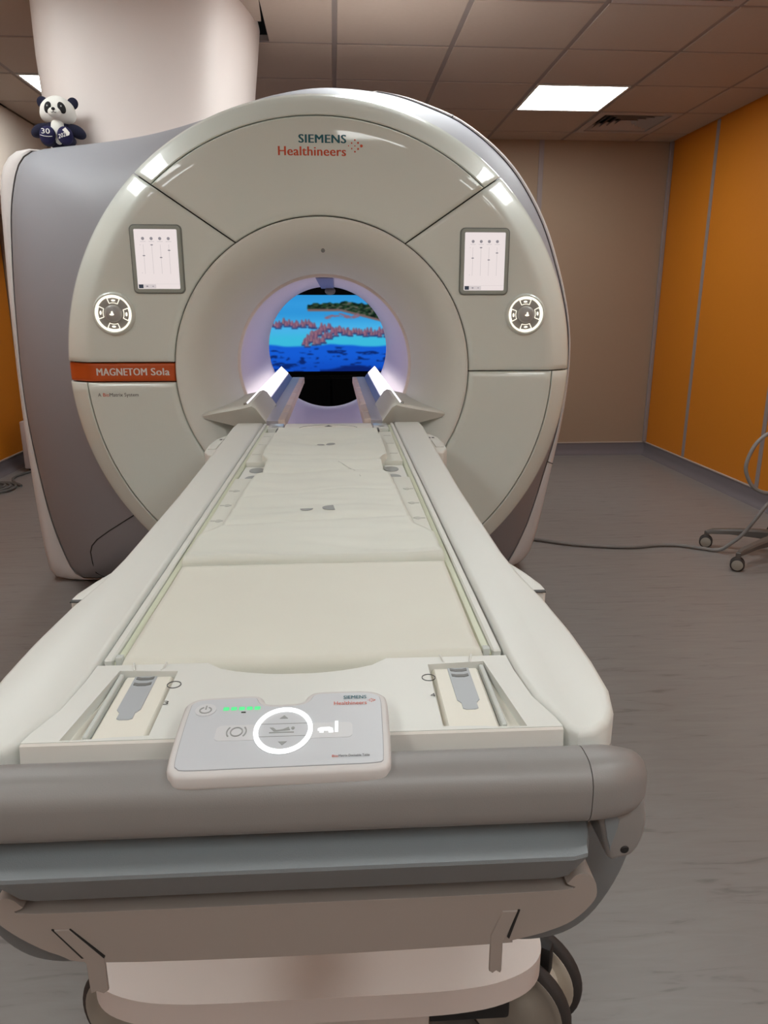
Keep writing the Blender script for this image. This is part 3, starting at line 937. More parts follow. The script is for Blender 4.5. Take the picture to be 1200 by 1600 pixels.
# sloped front apron of the deck
tp(prism('deck_apron', [(0.590, ZT-0.0005), (0.586, ZT-0.002), (0.574, 0.78), (0.60, 0.78)], 'x', -0.2448, 0.2448, 'tblwhite2'))
tp(box('scoop_floor', (-0.125, 0.65, 0.78), (0.125, 0.7345, 0.808), 'tray'))
for s in (-1, 1):
    tp(box('deck_floor', (min(s*0.13, s*0.2215), 0.5925, 0.77), (max(s*0.13, s*0.2215), 0.7345, 0.839), 'tray'))
for s in (-1, 1):
    o = tp(box('tray', (min(s*0.138, s*0.189), 0.596, 0.82), (max(s*0.138, s*0.189), 0.718, 0.8455), 'tray', None, 0.003, 1))
    frz = lambda u, v, w_: (u, v, 0.8455+w_)
    ins = [(0.155, 0.715), (0.1555, 0.648), (0.159, 0.642), (0.159, 0.632), (0.162, 0.630), (0.171, 0.630), (0.174, 0.632), (0.174, 0.642), (0.178, 0.648), (0.178, 0.715)]
    flat_poly('slot_insert', [[(s*x, y) for x, y in ins]], frz, 'insert', o, 0.0008)
    for y in (0.711, 0.699):
        o2 = flat_poly('slot_arc', [[(s*0.1665+x*s, y+q) for x, q in ((-0.009, 0.0025), (-0.004, 0.0005), (0.004, 0.0005), (0.009, 0.0025), (0.009, -0.0025), (0.004, -0.0045), (-0.004, -0.0045), (-0.009, -0.0025))]], frz, 'arc', o, 0.0014)
    tp(box('tray_guide', (min(s*0.1905, s*0.1955), 0.600, 0.82), (max(s*0.1905, s*0.1955), 0.7195, 0.8478), 'clear', None, 0.001, 1))
    # catches in front of the cushion
    for dx in (-0.014, 0.014):
        tp(tube('catch', [(s*0.1665+dx*1.25, 0.733, 0.853), (s*0.1665+dx, 0.722, 0.8495)], 0.0012, 'tblwhite', None, 6))
    frd = lambda u, v, w_: (u, v, ZT+w_)
    tp(flat_poly('round_mark', ring_poly(s*0.1315, 0.688, 0.0065, 0.0073, 28), frd, 'print_dark'))
tp(text('lettering', '3', -0.134, -0.129, 0.648, 0.655, lambda u, v, w_: (u, v, ZT+w_), 'print_dark'))
tp(text('lettering', '4', 0.129, 0.134, 0.648, 0.655, lambda u, v, w_: (u, v, ZT+w_), 'print_dark'))

# control console on the deck
ZCN = 0.866
con = catmull([(-0.105, 0.607, 0), (-0.1035, 0.622, 0), (-0.092, 0.631, 0), (-0.066, 0.633, 0), (-0.043, 0.634, 0), (-0.0345, 0.630, 0), (-0.030, 0.620, 0), (-0.023, 0.617, 0), (-0.013, 0.617, 0), (-0.001, 0.618, 0), (0.005, 0.622, 0), (0.009, 0.632, 0), (0.018, 0.6375, 0), (0.042, 0.638, 0), (0.066, 0.637, 0), (0.079, 0.630, 0), (0.0835, 0.617, 0), (0.083, 0.575, 0), (0.0815, 0.530, 0), (0.079, 0.517, 0), (0.068, 0.512, 0), (0.03, 0.511, 0), (-0.04, 0.510, 0), (-0.085, 0.5095, 0), (-0.097, 0.515, 0), (-0.1015, 0.527, 0), (-0.104, 0.57, 0)], 5, True)
con = [(p.x, p.y) for p in con]
cn = tp(prism('console', con, 'z', 0.851, ZCN, 'console', None, 0.004, 3))
def inset(poly, d):
    cx_, cy_ = sum(p[0] for p in poly)/len(poly), sum(p[1] for p in poly)/len(poly)
    out = []
    n = len(poly)
    for i in range(n):
        a, b = Vector(poly[i-1]), Vector(poly[(i+1) % n])
        t = (b-a).normalized()
        nrm = Vector((-t.y, t.x))
        p = Vector(poly[i])
        # pick the side pointing inward for this winding
        out.append((p, nrm))
    area = sum(poly[i][0]*poly[(i+1) % n][1]-poly[(i+1) % n][0]*poly[i][1] for i in range(n))
    sg = 1 if area > 0 else -1
    return [tuple(p + nrm*sg*d) for p, nrm in out]
frc = lambda u, v, w_: (u, v, ZCN+w_)
flat_poly('console_outline', [inset(con, 0.0062)], frc, 'console_line', cn, 0.0003)
flat_poly('console_face', [inset(con, 0.0067)], frc, 'console_face', cn, 0.0006)
frc = lambda u, v, w_: (u, v, ZCN+0.0006+w_)
pb = flat_poly('power_button', [ngon(-0.084, 0.607, 0.0095, 0.0105, 24)], frc, 'button', cn, 0.0008)
flat_poly('power_symbol', ring_poly(-0.084, 0.606, 0.0045, 0.0058, 20, R(115), R(425)) + [[(-0.0846, 0.607), (-0.0834, 0.607), (-0.0834, 0.6135), (-0.0846, 0.6135)]], frc, 'print_grey', pb, 0.0012)
for i in range(5):
    x = -0.0655 + 0.0071*i
    flat_poly('status_led', [rrect(x, 0.608, 0.0053, 0.0048, 0.001, 2)], frc, 'led', cn, 0.0008)
flat_poly('battery_mark', [rrect(-0.049, 0.6015, 0.004, 0.0015, 0.0004, 2)], frc, 'print_dark', cn, 0.0006)
flat_poly('button_bar', [rrect(-0.0095, 0.568, 0.119, 0.024, 0.005, 4)], frc, 'button', cn, 0.0003)
flat_poly('ring_well', [ngon(-0.0105, 0.5695, 0.026, 0.0365, 48)], frc, 'console_face', cn, 0.0005)
rg = [[(-0.0105+x, 0.5695+y*1.40) for x, y in q] for q in ring_poly(0, 0, 0.0217, 0.0257, 64)]
flat_poly('ring_light', rg, frc, 'glow', cn, 0.0016)
flat_poly('brake_symbol', [[(-0.051+x, 0.569+y*1.3) for x, y in q] for q in ring_poly(0, 0, 0.0046, 0.0056, 24) + ring_poly(0, 0, 0.0078, 0.0089, 8, R(-40), R(40)) + ring_poly(0, 0, 0.0078, 0.0089, 8, R(140), R(220))], frc, 'print_grey', cn, 0.0008)
flat_poly('up_arrow', [[(-0.015, 0.588), (-0.0075, 0.588), (-0.01125, 0.5935)]], frc, 'print_grey', cn, 0.0008)
flat_poly('down_arrow', [[(-0.0135, 0.5515), (-0.0062, 0.5515), (-0.0098, 0.546)]], frc, 'print_grey', cn, 0.0008)
flat_poly('patient_symbol', [[(-0.0225, 0.5650), (-0.001, 0.5650), (-0.001, 0.5664), (-0.0225, 0.5664)], [(-0.0225, 0.5735), (-0.0195, 0.5735), (-0.0165, 0.5695), (-0.011, 0.5705), (-0.006, 0.574), (-0.0045, 0.569), (-0.0185, 0.5675)], ngon(-0.0022, 0.572, 0.0016, 0.0022, 12),
          [(-0.031, 0.5793), (0.010, 0.5793), (0.010, 0.5797), (-0.031, 0.5797)], [(-0.031, 0.5595), (0.010, 0.5595), (0.010, 0.5599), (-0.031, 0.5599)]], frc, 'print_grey', cn, 0.0008)
flat_poly('dock_symbol', [[(0.0345, 0.564), (0.0375, 0.564), (0.0375, 0.5815), (0.0345, 0.5815)], [(0.0195, 0.5665), (0.033, 0.5665), (0.033, 0.570), (0.030, 0.572), (0.0225, 0.572), (0.0195, 0.570)], [(0.021, 0.5635), (0.025, 0.5635), (0.025, 0.5665), (0.021, 0.5665)], [(0.029, 0.5635), (0.0335, 0.5635), (0.0335, 0.5665), (0.029, 0.5665)]], frc, 'glow_dim', cn, 0.0008)
text('lettering', 'SIEMENS', 0.0425, 0.064, 0.6195, 0.6255, frc, 'teal', cn, 0.02)
text('lettering', 'Healthineers', 0.0335, 0.064, 0.6090, 0.6155, frc, 'redorange', cn, 0.0)
logo_dots(0.0655, 0.6165, 0.0017, frc, cn)
text('lettering', 'Bio', 0.0325, 0.0375, 0.5265, 0.5297, frc, 'redorange', cn, 0.008)
text('lettering', 'Matrix Dockable Table', 0.0380, 0.0635, 0.5268, 0.5300, frc, 'print_dark', cn, 0.006)

# push handle across the foot end
def rr_prof(cy, cz, w_, h, r, n=6):
    return rrect(cy, cz, w_, h, r, n)
hprof = rr_prof(0.531, 0.831, 0.052, 0.058, 0.021, 6)
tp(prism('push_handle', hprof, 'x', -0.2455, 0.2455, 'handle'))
for s in (-1, 1):
    # swept elbow turning back and down at the corner
    path = [((0.2462, 0.531, 0.831), 0, 1.0, 1.0), ((0.255, 0.5315, 0.831), 8, 1.0, 1.0), ((0.2635, 0.534, 0.830), 20, 1.0, 1.0), ((0.2745, 0.540, 0.827), 38, 0.99, 1.02), ((0.2835, 0.549, 0.822), 56, 0.96, 1.03), ((0.2885, 0.560, 0.815), 73, 0.90, 1.03), ((0.2905, 0.575, 0.806), 86, 0.82, 1.0), ((0.2905, 0.600, 0.793), 90, 0.72, 0.9), ((0.287, 0.640, 0.780), 90, 0.6, 0.8)]
    rows = []
    for p, a, k, kz in path:
        ca, sa = math.cos(R(a)), math.sin(R(a))
        row = []
        for (py, pz) in hprof:
            d = -(py-0.531)*k     # outward distance
            row.append((s*(p[0]+d*sa), p[1]-d*ca, p[2]+(pz-0.831)*kz))
        rows.append(row)
    bm = bmesh.new()
    vs = [[bm.verts.new(q) for q in row] for row in rows]
    n = len(vs[0])
    for i in range(len(vs)-1):
        for j in range(n):
            bm.faces.new((vs[i][j], vs[i][(j+1) % n], vs[i+1][(j+1) % n], vs[i+1][j]))
    bm.faces.new(vs[0]); bm.faces.new(vs[-1])
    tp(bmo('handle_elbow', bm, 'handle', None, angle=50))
    # bracket that carries the handle
    br = [(0.2575, 0.812), (0.298, 0.815), (0.305, 0.803), (0.3065, 0.785), (0.3035, 0.766), (0.296, 0.754), (0.286, 0.751), (0.275, 0.7515), (0.2655, 0.785)]
    br = [(p.x, p.y) for p in catmull([(x, z, 0) for x, z in br], 3, True)]
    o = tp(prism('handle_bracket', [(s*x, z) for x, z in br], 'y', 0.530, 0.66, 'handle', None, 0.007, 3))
    pk = [(0.2655, 0.803), (0.276, 0.800), (0.281, 0.793), (0.280, 0.784), (0.276, 0.768), (0.2755, 0.760), (0.271, 0.776)]
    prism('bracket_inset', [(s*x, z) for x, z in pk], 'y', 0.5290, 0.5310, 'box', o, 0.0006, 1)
    lathe('bracket_screw', [(0.0001, 0.5290), (0.0030, 0.5290), (0.0045, 0.5305)], 'dark', o, 16, cx=s*0.2885, cz=0.7615)
    # worn chips in the paint on the elbow edge
    if s > 0:
        tp(tube('paint_chip', [(0.273, 0.5195, 0.8065), (0.2775, 0.522, 0.8075), (0.283, 0.527, 0.8075), (0.289, 0.534, 0.8055), (0.2935, 0.542, 0.802)], 0.0007, 'print_white', None, 5))
# grey bumper box behind the handle
gp = [(0.600, 0.797), (0.575, 0.796), (0.512, 0.7805), (0.507, 0.7765), (0.5065, 0.773), (0.552, 0.714), (0.640, 0.700), (0.640, 0.797)]
def bumper_section(x, k):
    return [(x, 0.60 + (y-0.60)*k if y < 0.6 else y, z + (0.018*(1-k) if z < 0.73 else 0)) for y, z in gp]
rows = [bumper_section(x, k) for x, k in ((-0.2555, 0.75), (-0.248, 0.96), (-0.235, 1.0), (0.0, 1.0), (0.235, 1.0), (0.248, 0.96), (0.2555, 0.75))]
bm = bmesh.new()
vs = [[bm.verts.new(q) for q in row] for row in rows]
n = len(vs[0])
for i in range(len(vs)-1):
    for j in range(n):
        bm.faces.new((vs[i][j], vs[i][(j+1) % n], vs[i+1][(j+1) % n], vs[i+1][j]))
bm.faces.new(vs[0]); bm.faces.new(vs[-1])
bmesh.ops.recalc_face_normals(bm, faces=bm.faces)
tp(bmo('grey_bumper', bm, 'box', None, angle=25))
# grey hull round the foot end
hl = [(0.262, 0.80), (0.275, 0.762), (0.318, 0.755), (0.326, 0.715), (0.318, 0.675), (0.297, 0.632), (0.272, 0.607), (0.240, 0.597), (0.20, 0.600), (0.15, 0.62)]
hl = [(p.x, p.y) for p in catmull([(x, z, 0) for x, z in hl], 4)]
tp(prism('hull', hl + [(-x, z) for x, z in hl[::-1]], 'y', 0.596, 0.80, 'hull', None, 0.006, 2))
tp(prism('hull_body', [(0.28, 0.80), (0.28, 0.62), (0.20, 0.56), (-0.20, 0.56), (-0.28, 0.62), (-0.28, 0.80)], 'y', 0.80, 2.45, 'tblwhite', None, 0.01, 2))
tp(prism('bumper_seat', [(0.23, 0.735), (0.262, 0.735), (0.262, 0.700), (0.23, 0.690), (-0.23, 0.690), (-0.262, 0.700), (-0.262, 0.735), (-0.23, 0.735)], 'y', 0.585, 0.60, 'dark'))
for s in (-1, 1):
    tp(prism('bumper_post', [(s*x, y) for x, y in rrect(0.2635, 0.582, 0.010, 0.034, 0.004, 3)], 'z', 0.735, 0.806, 'box', None, 0.0))
# white lower bumper with two strap tabs
wb_ = [(-0.238, 0.6925), (0.0, 0.6915), (0.238, 0.6925), (0.250, 0.700), (0.258, 0.7085), (0.266, 0.7105), (0.274, 0.706), (0.279, 0.695), (0.278, 0.679), (0.259, 0.657), (0.232, 0.6445), (0.198, 0.636), (0.186, 0.6335), (0.0, 0.6305), (-0.186, 0.634), (-0.225, 0.645), (-0.252, 0.662), (-0.272, 0.681), (-0.279, 0.695), (-0.274, 0.706), (-0.266, 0.7105), (-0.258, 0.7085), (-0.250, 0.700)]
wb_ = [(p.x, p.y) for p in catmull([(x, z, 0) for x, z in wb_], 4, True)]
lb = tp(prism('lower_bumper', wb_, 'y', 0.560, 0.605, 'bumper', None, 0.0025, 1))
for s in (-1, 1):
    st = [(0.226, 0.674), (0.212, 0.674), (0.1835, 0.641), (0.1835, 0.602), (0.188, 0.5985), (0.194, 0.6015), (0.200, 0.599), (0.2005, 0.634)]
    if s > 0:
        st = [(0.2045, 0.672), (0.190, 0.672), (0.1795, 0.645), (0.1795, 0.602), (0.183, 0.599), (0.1865, 0.602), (0.1905, 0.599), (0.1915, 0.602), (0.1915, 0.636), (0.1955, 0.645)]
    prism('strap_tab', [(s*x, z) for x, z in st], 'y', 0.5590, 0.5625, 'bumper', lb, 0.0006, 1)
    prism('strap_slit', [(s*0.2065, 0.673), (s*0.2045, 0.673), (s*0.1955, 0.642), (s*0.1975, 0.640)] if s > 0 else [(s*0.2275, 0.675), (s*0.226, 0.675), (s*0.202, 0.641), (s*0.204, 0.641)], 'y', 0.5588, 0.5600, 'dark', lb)
    if s < 0:
        prism('strap_slit', [(-0.2115, 0.6745), (-0.2105, 0.6745), (-0.1825, 0.642), (-0.1838, 0.640)], 'y', 0.5588, 0.5600, 'dark', lb)
# pedestal, base plate, casters
tp(prism('pedestal', rrect(0, 1.55, 0.38, 0.9, 0.08), 'z', 0.24, 0.57, 'tblwhite', None, 0.0))
bp = [(0.134, 0.846), (0.20, 0.848), (0.262, 0.856), (0.315, 0.876), (0.343, 0.905), (0.3505, 0.945), (0.351, 1.0), (0.350, 1.1), (0.350, 2.3), (0.33, 2.38)]
bp = [(p.x, p.y) for p in catmull([(x, z, 0) for x, z in bp], 4)]
bpoly = bp + [(-x, y) for x, y in bp[::-1]]
tp(prism('base_plate', bpoly, 'z', 0.205, 0.250, 'plate', None, 0.0))
tp(box('base_box', (-0.17, 0.90, 0.10), (0.17, 2.2, 0.206), 'plate', None, 0.006, 2))
def caster(x, y, rz):
    c = thing('x', None, None)
    bpy.data.objects.remove(c)
    mt = Matrix.Translation((x, y, 0.098)) @ Matrix.Rotation(rz, 4, 'Z')
    hub = bmesh.new()
    hubo = None
    def disc(name, y0, y1, r_, m, parent, bev):
        prof = [(0.0001, y0), (r_*0.45, y0), (r_*0.5, y0+0.003), (r_*0.86, y0+0.001), (r_*0.88, y0)] if bev else [(0.0001, y0), (r_, y0)]
        prof += [(r_, y0), (r_, y1), (0.0001, y1)]
        o = lathe(name, prof, m, parent, 36, cx=0, cz=0, angle=40)
        o.data.transform(mt)
        return o
    hubo = tp(disc('caster', -0.040, 0.040, 0.06, 'wheel2', None, False))
    for sd in (-1, 1):
        a, b = (-0.048, -0.022) if sd < 0 else (0.022, 0.048)
        disc('wheel_disc', a, b, 0.086, 'wheel' if sd < 0 else 'wheel2', hubo, True)  # near disc in a darker tone: its shaded side is painted in
        o = lathe('tyre', [(0.086, a+0.001), (0.094, a+0.003), (0.097, a+0.008), (0.097, b-0.008), (0.094, b-0.003), (0.086, b-0.001)], 'tyre', hubo, 40, cx=0, cz=0, angle=60)
        o.data.transform(mt)
    g = box('swivel_fork', (-0.03, -0.012, 0.05), (0.05, 0.012, 0.108), 'dark', hubo, 0.005, 2)
    g.data.transform(mt)
    return hubo
caster(0.338, 0.985, R(-32))
caster(-0.30, 1.0, R(-20))
caster(0.30, 2.25, R(10))
caster(-0.30, 2.25, R(-10))
tp(box('brake_housing', (0.14, 0.905, 0.12), (0.30, 1.05, 0.205), 'dark', None, 0.006, 2))

# ================================================================== CUSHION AND PAD ON THE TABLE
def lay(o):
    o.location = (0, 0.6, 0); o.rotation_euler = (0, 0, TROT)
    o.data.transform(Matrix.Translation((0, -0.6, 0)))
    return o
def soft_box(name, m, xs, ys, ztop, zbot, hwf, hf):
    """upholstered slab: half width hwf(y), extra height hf(x,y), rounded edge"""
    rows = []
    prof = [(-1.0, None), (-1.0, 0.012), (-0.995, 0.005), (-0.985, 0.0)] + [(u, 0.0) for u in np.linspace(-0.95, 0.95, xs)] + [(0.985, 0.0), (0.995, 0.005), (1.0, 0.012), (1.0, None)]
    y0, y1 = ys[0], ys[-1]
    ylist = [(y0, None), (y0, 0.012), (y0+0.002, 0.005), (y0+0.006, 0.0)] + [(y, 0.0) for y in ys[1:-1]] + [(y1-0.006, 0.0), (y1-0.002, 0.005), (y1, 0.012), (y1, None)]
    for y, ey in ylist:
        hw = hwf(y)
        row = []
        for u, ex in prof:
            if ey is None or ex is None:
                z = zbot
            else:
                z = ztop - max(ey, ex) + hf(u*hw, y)
            row.append((u*hw, y, z))
        rows.append(row)
    return grid_mesh(name, rows, m, None, angle=75)
ysl = list(np.linspace(0.737, 1.053, 24))
fc = soft_box('foot_cushion', 'cushion', 24, ysl, 0.853, 0.829, lambda y: 0.1995, lambda x, y: 0.0012*math.sin(x*9+1)*math.sin(y*14) - 0.002*max(0, 1-abs(y-0.745)/0.03)*math.sin((x+0.2)*12))
lay(fc); tag(fc, 'flat cream cushion at the foot end of the table', 'cushion')

def padw(y):
    pts = [(1.05, 0.2005), (1.165, 0.199), (1.19, 0.190), (1.215, 0.172), (1.25, 0.1675), (1.45, 0.163), (1.60, 0.158), (1.645, 0.154), (1.665, 0.1425), (1.80, 0.1405), (1.82, 0.148), (1.845, 0.160), (1.95, 0.160), (2.2, 0.158), (2.34, 0.157)]
    for a, b in zip(pts, pts[1:]):
        if a[0] <= y <= b[0]:
            return a[1] + (b[1]-a[1])*(y-a[0])/(b[0]-a[0])
    return pts[0][1] if y < pts[0][0] else pts[-1][1]
from mathutils import noise as mnoise
def padh(x, y):
    h = 0.0
    h += 0.006*math.exp(-((y-1.25)/0.10)**2)*math.cos(x/0.2*1.2)            # fold over the front edge
    h -= 0.0065*math.exp(-((y-1.255-0.02*math.sin(x*8))/0.009)**2)*(0.6+0.4*math.sin(x*6+2))
    h -= 0.006*math.exp(-((y-1.675-0.008*math.sin(x*14))/0.006)**2) + 0.006*math.exp(-((y-1.80+0.006*math.sin(x*11))/0.006)**2)   # seams
    h += 0.005*math.exp(-((y-1.74)/0.05)**2)
    dip = math.exp(-((y-2.06)/0.10)**2)*math.exp(-(x/0.11)**2)
    h += 0.012*math.exp(-((y-2.0)/0.2)**2) - 0.018*dip
    h += 0.005*mnoise.noise(Vector((x*8, y*8, 0))) + 0.0035*mnoise.noise(Vector((x*7+3, y*26, 2)))
    h -= 0.0035*math.exp(-((y-1.45-0.05*math.sin(x*7+1))/0.010)**2) + 0.003*math.exp(-((y-1.13+0.03*math.sin(x*10))/0.014)**2)*max(0, math.sin(x*9+0.5))
    return h
yl = list(np.linspace(1.061, 2.335, 190))
pad = soft_box('spine_pad', 'pad', 60, yl, 0.862, 0.829, padw, padh)
lay(pad); tag(pad, 'long wrinkled white patient pad along the middle of the table', 'pad')
# marks, flaps and seams of the pad
def padpart(o):
    o.parent = pad
    o.data.transform(Matrix.Translation((0, -0.6, 0)))
    return o
def padsurf(u, v, w_): return (u, v, 0.862 + padh(u, v) + 0.0006 + w_)
padpart(flat_poly('printed_mark', [circ(0.028, 1.322, 0.022, 14, R(95), R(275)), [(0.012-0.035+0.012*math.cos(t), 1.318+0.018*math.sin(t)) for t in np.linspace(R(180), R(360), 10)]], padsurf, 'print_grey', None, 0.0005))
padpart(flat_poly('printed_mark', [ngon(0.012, 2.075, 0.013, 0.010, 14), ngon(-0.016, 2.072, 0.011, 0.007, 14)], padsurf, 'print_grey', None, 0.0005))
crs = [(0.035, 1.74), (0.045, 1.72), (0.060, 1.69), (0.072, 1.655), (0.085, 1.60)]
padpart(tube('crease', [padsurf(x, y, -0.0006) for x, y in crs], 0.0010, 'print_faint', None, 5))
for s in (-1, 1):
    o = padpart(box('side_flap', (min(s*0.150, s*0.1995), 1.205, 0.829), (max(s*0.150, s*0.1995), 1.642, 0.853), 'flap', None, 0.003, 2))
    for y in (1.29, 1.40, 1.52):
        m_ = flat_poly('flap_print', [ngon(s*0.182, y, 0.006, 0.009, 10), [(s*0.188, y-0.003), (s*0.196, y-0.003), (s*0.196, y+0.003), (s*0.188, y+0.003)], [(s*0.174, y-0.002), (s*0.178, y-0.002), (s*0.178, y+0.004), (s*0.174, y+0.004)]], lambda u, v, w_: (u, v-0.6, 0.853+w_), 'print_faint', o)
    o = padpart(box('side_flap', (min(s*0.148, s*0.1995), 1.83, 0.829), (max(s*0.148, s*0.1995), 2.30, 0.853), 'flap', None, 0.003, 2))
    for y in (1.93, 2.08, 2.22):
        flat_poly('flap_print', [[(s*0.172, y-0.002), (s*0.194, y-0.002), (s*0.194, y+0.003), (s*0.172, y+0.003)]], lambda u, v, w_: (u, v-0.6, 0.853+w_), 'print_faint', o)

# ================================================================== PANDA
pd = thing('plush_panda', 'small white and navy plush panda sitting on the scanner top', 'plush toy', (-1.075, 3.385, 1.872), R(6))
def pe(name, c, r_, m, rot=(0, 0, 0), parent=pd, **k): return ellipsoid(name, c, r_, m, parent, rot, **k)
body = pe('body', (0.0, 0.012, 0.055), (0.058, 0.048, 0.065), 'fur_navy')
pe('belly', (0.002, -0.012, 0.062), (0.030, 0.034, 0.056), 'fur_white')
def headwarp(q):
    k = 1.0 + 0.30*max(0, -q.z)*(1-abs(q.y)*0.3)
    return Vector((q.x*(k if q.z < 0 else 1-0.18*q.z*q.z), q.y, q.z))
head = pe('head', (0.004, 0.0, 0.137), (0.068, 0.056, 0.056), 'fur_white', warp=headwarp)
pe('muzzle', (0.002, -0.050, 0.122), (0.026, 0.020, 0.019), 'fur_white', parent=head)
pe('nose', (0.002, -0.0685, 0.130), (0.0075, 0.005, 0.006), 'fur_black', parent=head)
for sx in (-1, 1):
    tube('mouth', [(0.002, -0.0705, 0.120), (0.002+sx*0.006, -0.0695, 0.1165), (0.002+sx*0.012, -0.066, 0.1195)], 0.0010, 'fur_black', head, 6)
tube('mouth', [(0.002, -0.0712, 0.126), (0.002, -0.0712, 0.120)], 0.0010, 'fur_black', head, 6)
for sx in (-1, 1):
    ep = pe('eye_patch', (0.004+sx*0.0265, -0.0475, 0.139), (0.0150, 0.0105, 0.022), 'fur_black', (0, R(sx*-22), R(sx*28)), head)
    pe('eye', (0.004+sx*0.0255, -0.0565, 0.143), (0.0042, 0.003, 0.0046), 'print_grey', parent=head)
    pe('ear', (0.004+sx*0.058, 0.012, 0.170), (0.022, 0.011, 0.023), 'fur_navy', (0, R(sx*25), 0), head)
    pe('arm', (sx*0.070, -0.004, 0.062), (0.040, 0.026, 0.024), 'fur_navy', (0, R(sx*28), 0))
    ft = pe('foot', (sx*0.034, -0.052, 0.036), (0.031, 0.020, 0.036), 'fur_navy2', (R(-8), R(-sx*12), 0))
    pe('leg', (sx*0.038, -0.022, 0.024), (0.030, 0.042, 0.024), 'fur_navy')
fp = lambda u, v, w_: (u, -0.0775-w_, v)
text('lettering', '30', -0.050, -0.018, 0.037, 0.056, fp, 'print_white', pd, 0.012)
tube('lettering_line', [(-0.058, -0.0705, 0.033), (-0.042, -0.0755, 0.028), (-0.026, -0.0755, 0.0265), (-0.012, -0.0705, 0.029)], 0.0012, 'print_white', pd, 5)
text('lettering', '2025', 0.013, 0.050, 0.026, 0.042, lambda u, v, w_: (u, -0.0775-w_, v+0.35*(u-0.03)), 'print_white', pd, 0.012)
prism('paper_tag', [(0.030, 0.052), (0.043, 0.062), (0.058, 0.043), (0.055, 0.034), (0.044, 0.030), (0.042, 0.041)], 'y', -0.0795, -0.0785, 'print_white', pd)

# ================================================================== TELEVISION BEHIND THE BORE
tv = thing('television', 'wide black screen showing a blue lagoon with thatched huts seen through the bore', 'television', (0.01, 5.6, 0.76))
box('casing', (-0.60, 0.006, 0.0), (0.60, 0.05, 0.66), 'cabinet', tv, 0.006, 2)
NX, NY = 300, 160
X0, X1, Z0, Z1 = -0.585, 0.585, 0.026, 0.578
us = np.linspace(0, 1, NX+1); vs_ = np.linspace(0, 1, NY+1)
UU, VV = np.meshgrid(us, vs_)          # v up
# picture coordinates: x from -0.42..0.42 is what the bore shows; t from 0 (top) to 1 (bottom)
xx = X0 + UU*(X1-X0); a_ = (xx+0.42)/0.84; t_ = 1.0-VV
def sm(e0, e1, x): 
    q = np.clip((x-e0)/(e1-e0), 0, 1); return q*q*(3-2*q)
rng = np.random.RandomState(3)
def vnoise(sx, sy, seed):
    r_ = np.random.RandomState(seed); g = r_.rand(sy+2, sx+2)
    fx = np.clip(UU*sx, 0, sx-1e-6); fy = np.clip(t_*sy, 0, sy-1e-6)
    ix = fx.astype(int); iy = fy.astype(int); dx = fx-ix; dy = fy-iy
    dx = dx*dx*(3-2*dx); dy = dy*dy*(3-2*dy)
    return (g[iy, ix]*(1-dx)+g[iy, ix+1]*dx)*(1-dy) + (g[iy+1, ix]*(1-dx)+g[iy+1, ix+1]*dx)*dy
img = np.zeros(UU.shape+(3,))
def mixc(mask, c):
    global img
    img = img*(1-mask[..., None]) + np.array(c, float)[None, None]*mask[..., None]
img[:] = (46, 146, 214)
mixc(sm(0.0, 0.12, t_)*(1-sm(0.1, 0.3, t_))*0.5, (60, 160, 226))
mixc(sm(0.2, 0.45, t_), (74, 178, 232))
mixc(sm(0.42, 0.60, t_), (60, 186, 220))
edge = 0.655 + 0.012*np.sin(a_*9) + 0.02*(vnoise(14, 5, 1)-0.5)
mixc(sm(edge-0.015, edge+0.02, t_), (22, 92, 212))
mixc(sm(0.75, 1.0, t_)*0.6, (14, 66, 178))
n1 = vnoise(22, 44, 5); n2 = vnoise(60, 90, 6)
spots = sm(0.62, 0.72, n1*0.75+n2*0.25)*sm(edge+0.02, edge+0.05, t_)
mixc(spots*0.85, (12, 34, 96))
mixc(sm(0.93, 0.97, t_+0.03*np.sin(a_*11))*(a_ > 0.4), (12, 36, 110))
# island
top_e = 0.12 - 0.03*np.sin((a_-0.3)*5) + 0.05*(vnoise(50, 8, 8)-0.5)
bot_e = 0.19 + np.where(a_ > 0.6, (a_-0.6)*0.38, 0.0)
isl = ((a_ > 0.30+0.15*np.abs(t_-0.17)) & (t_ > top_e) & (t_ < bot_e+0.02)).astype(float)
mixc(isl, (34, 62, 40)); mixc(isl*(n2 > 0.6), (16, 28, 24)); mixc(isl*(n2 < 0.3), (92, 92, 84))
mixc(isl*((t_ > bot_e-0.01)).astype(float), (120, 96, 96))
mixc(((np.abs(t_-0.27-0.015*np.sin(a_*30)) < 0.022) & (a_ > 0.45) & (a_ < 0.76)).astype(float)*(n2 > 0.3), (136, 104, 124))
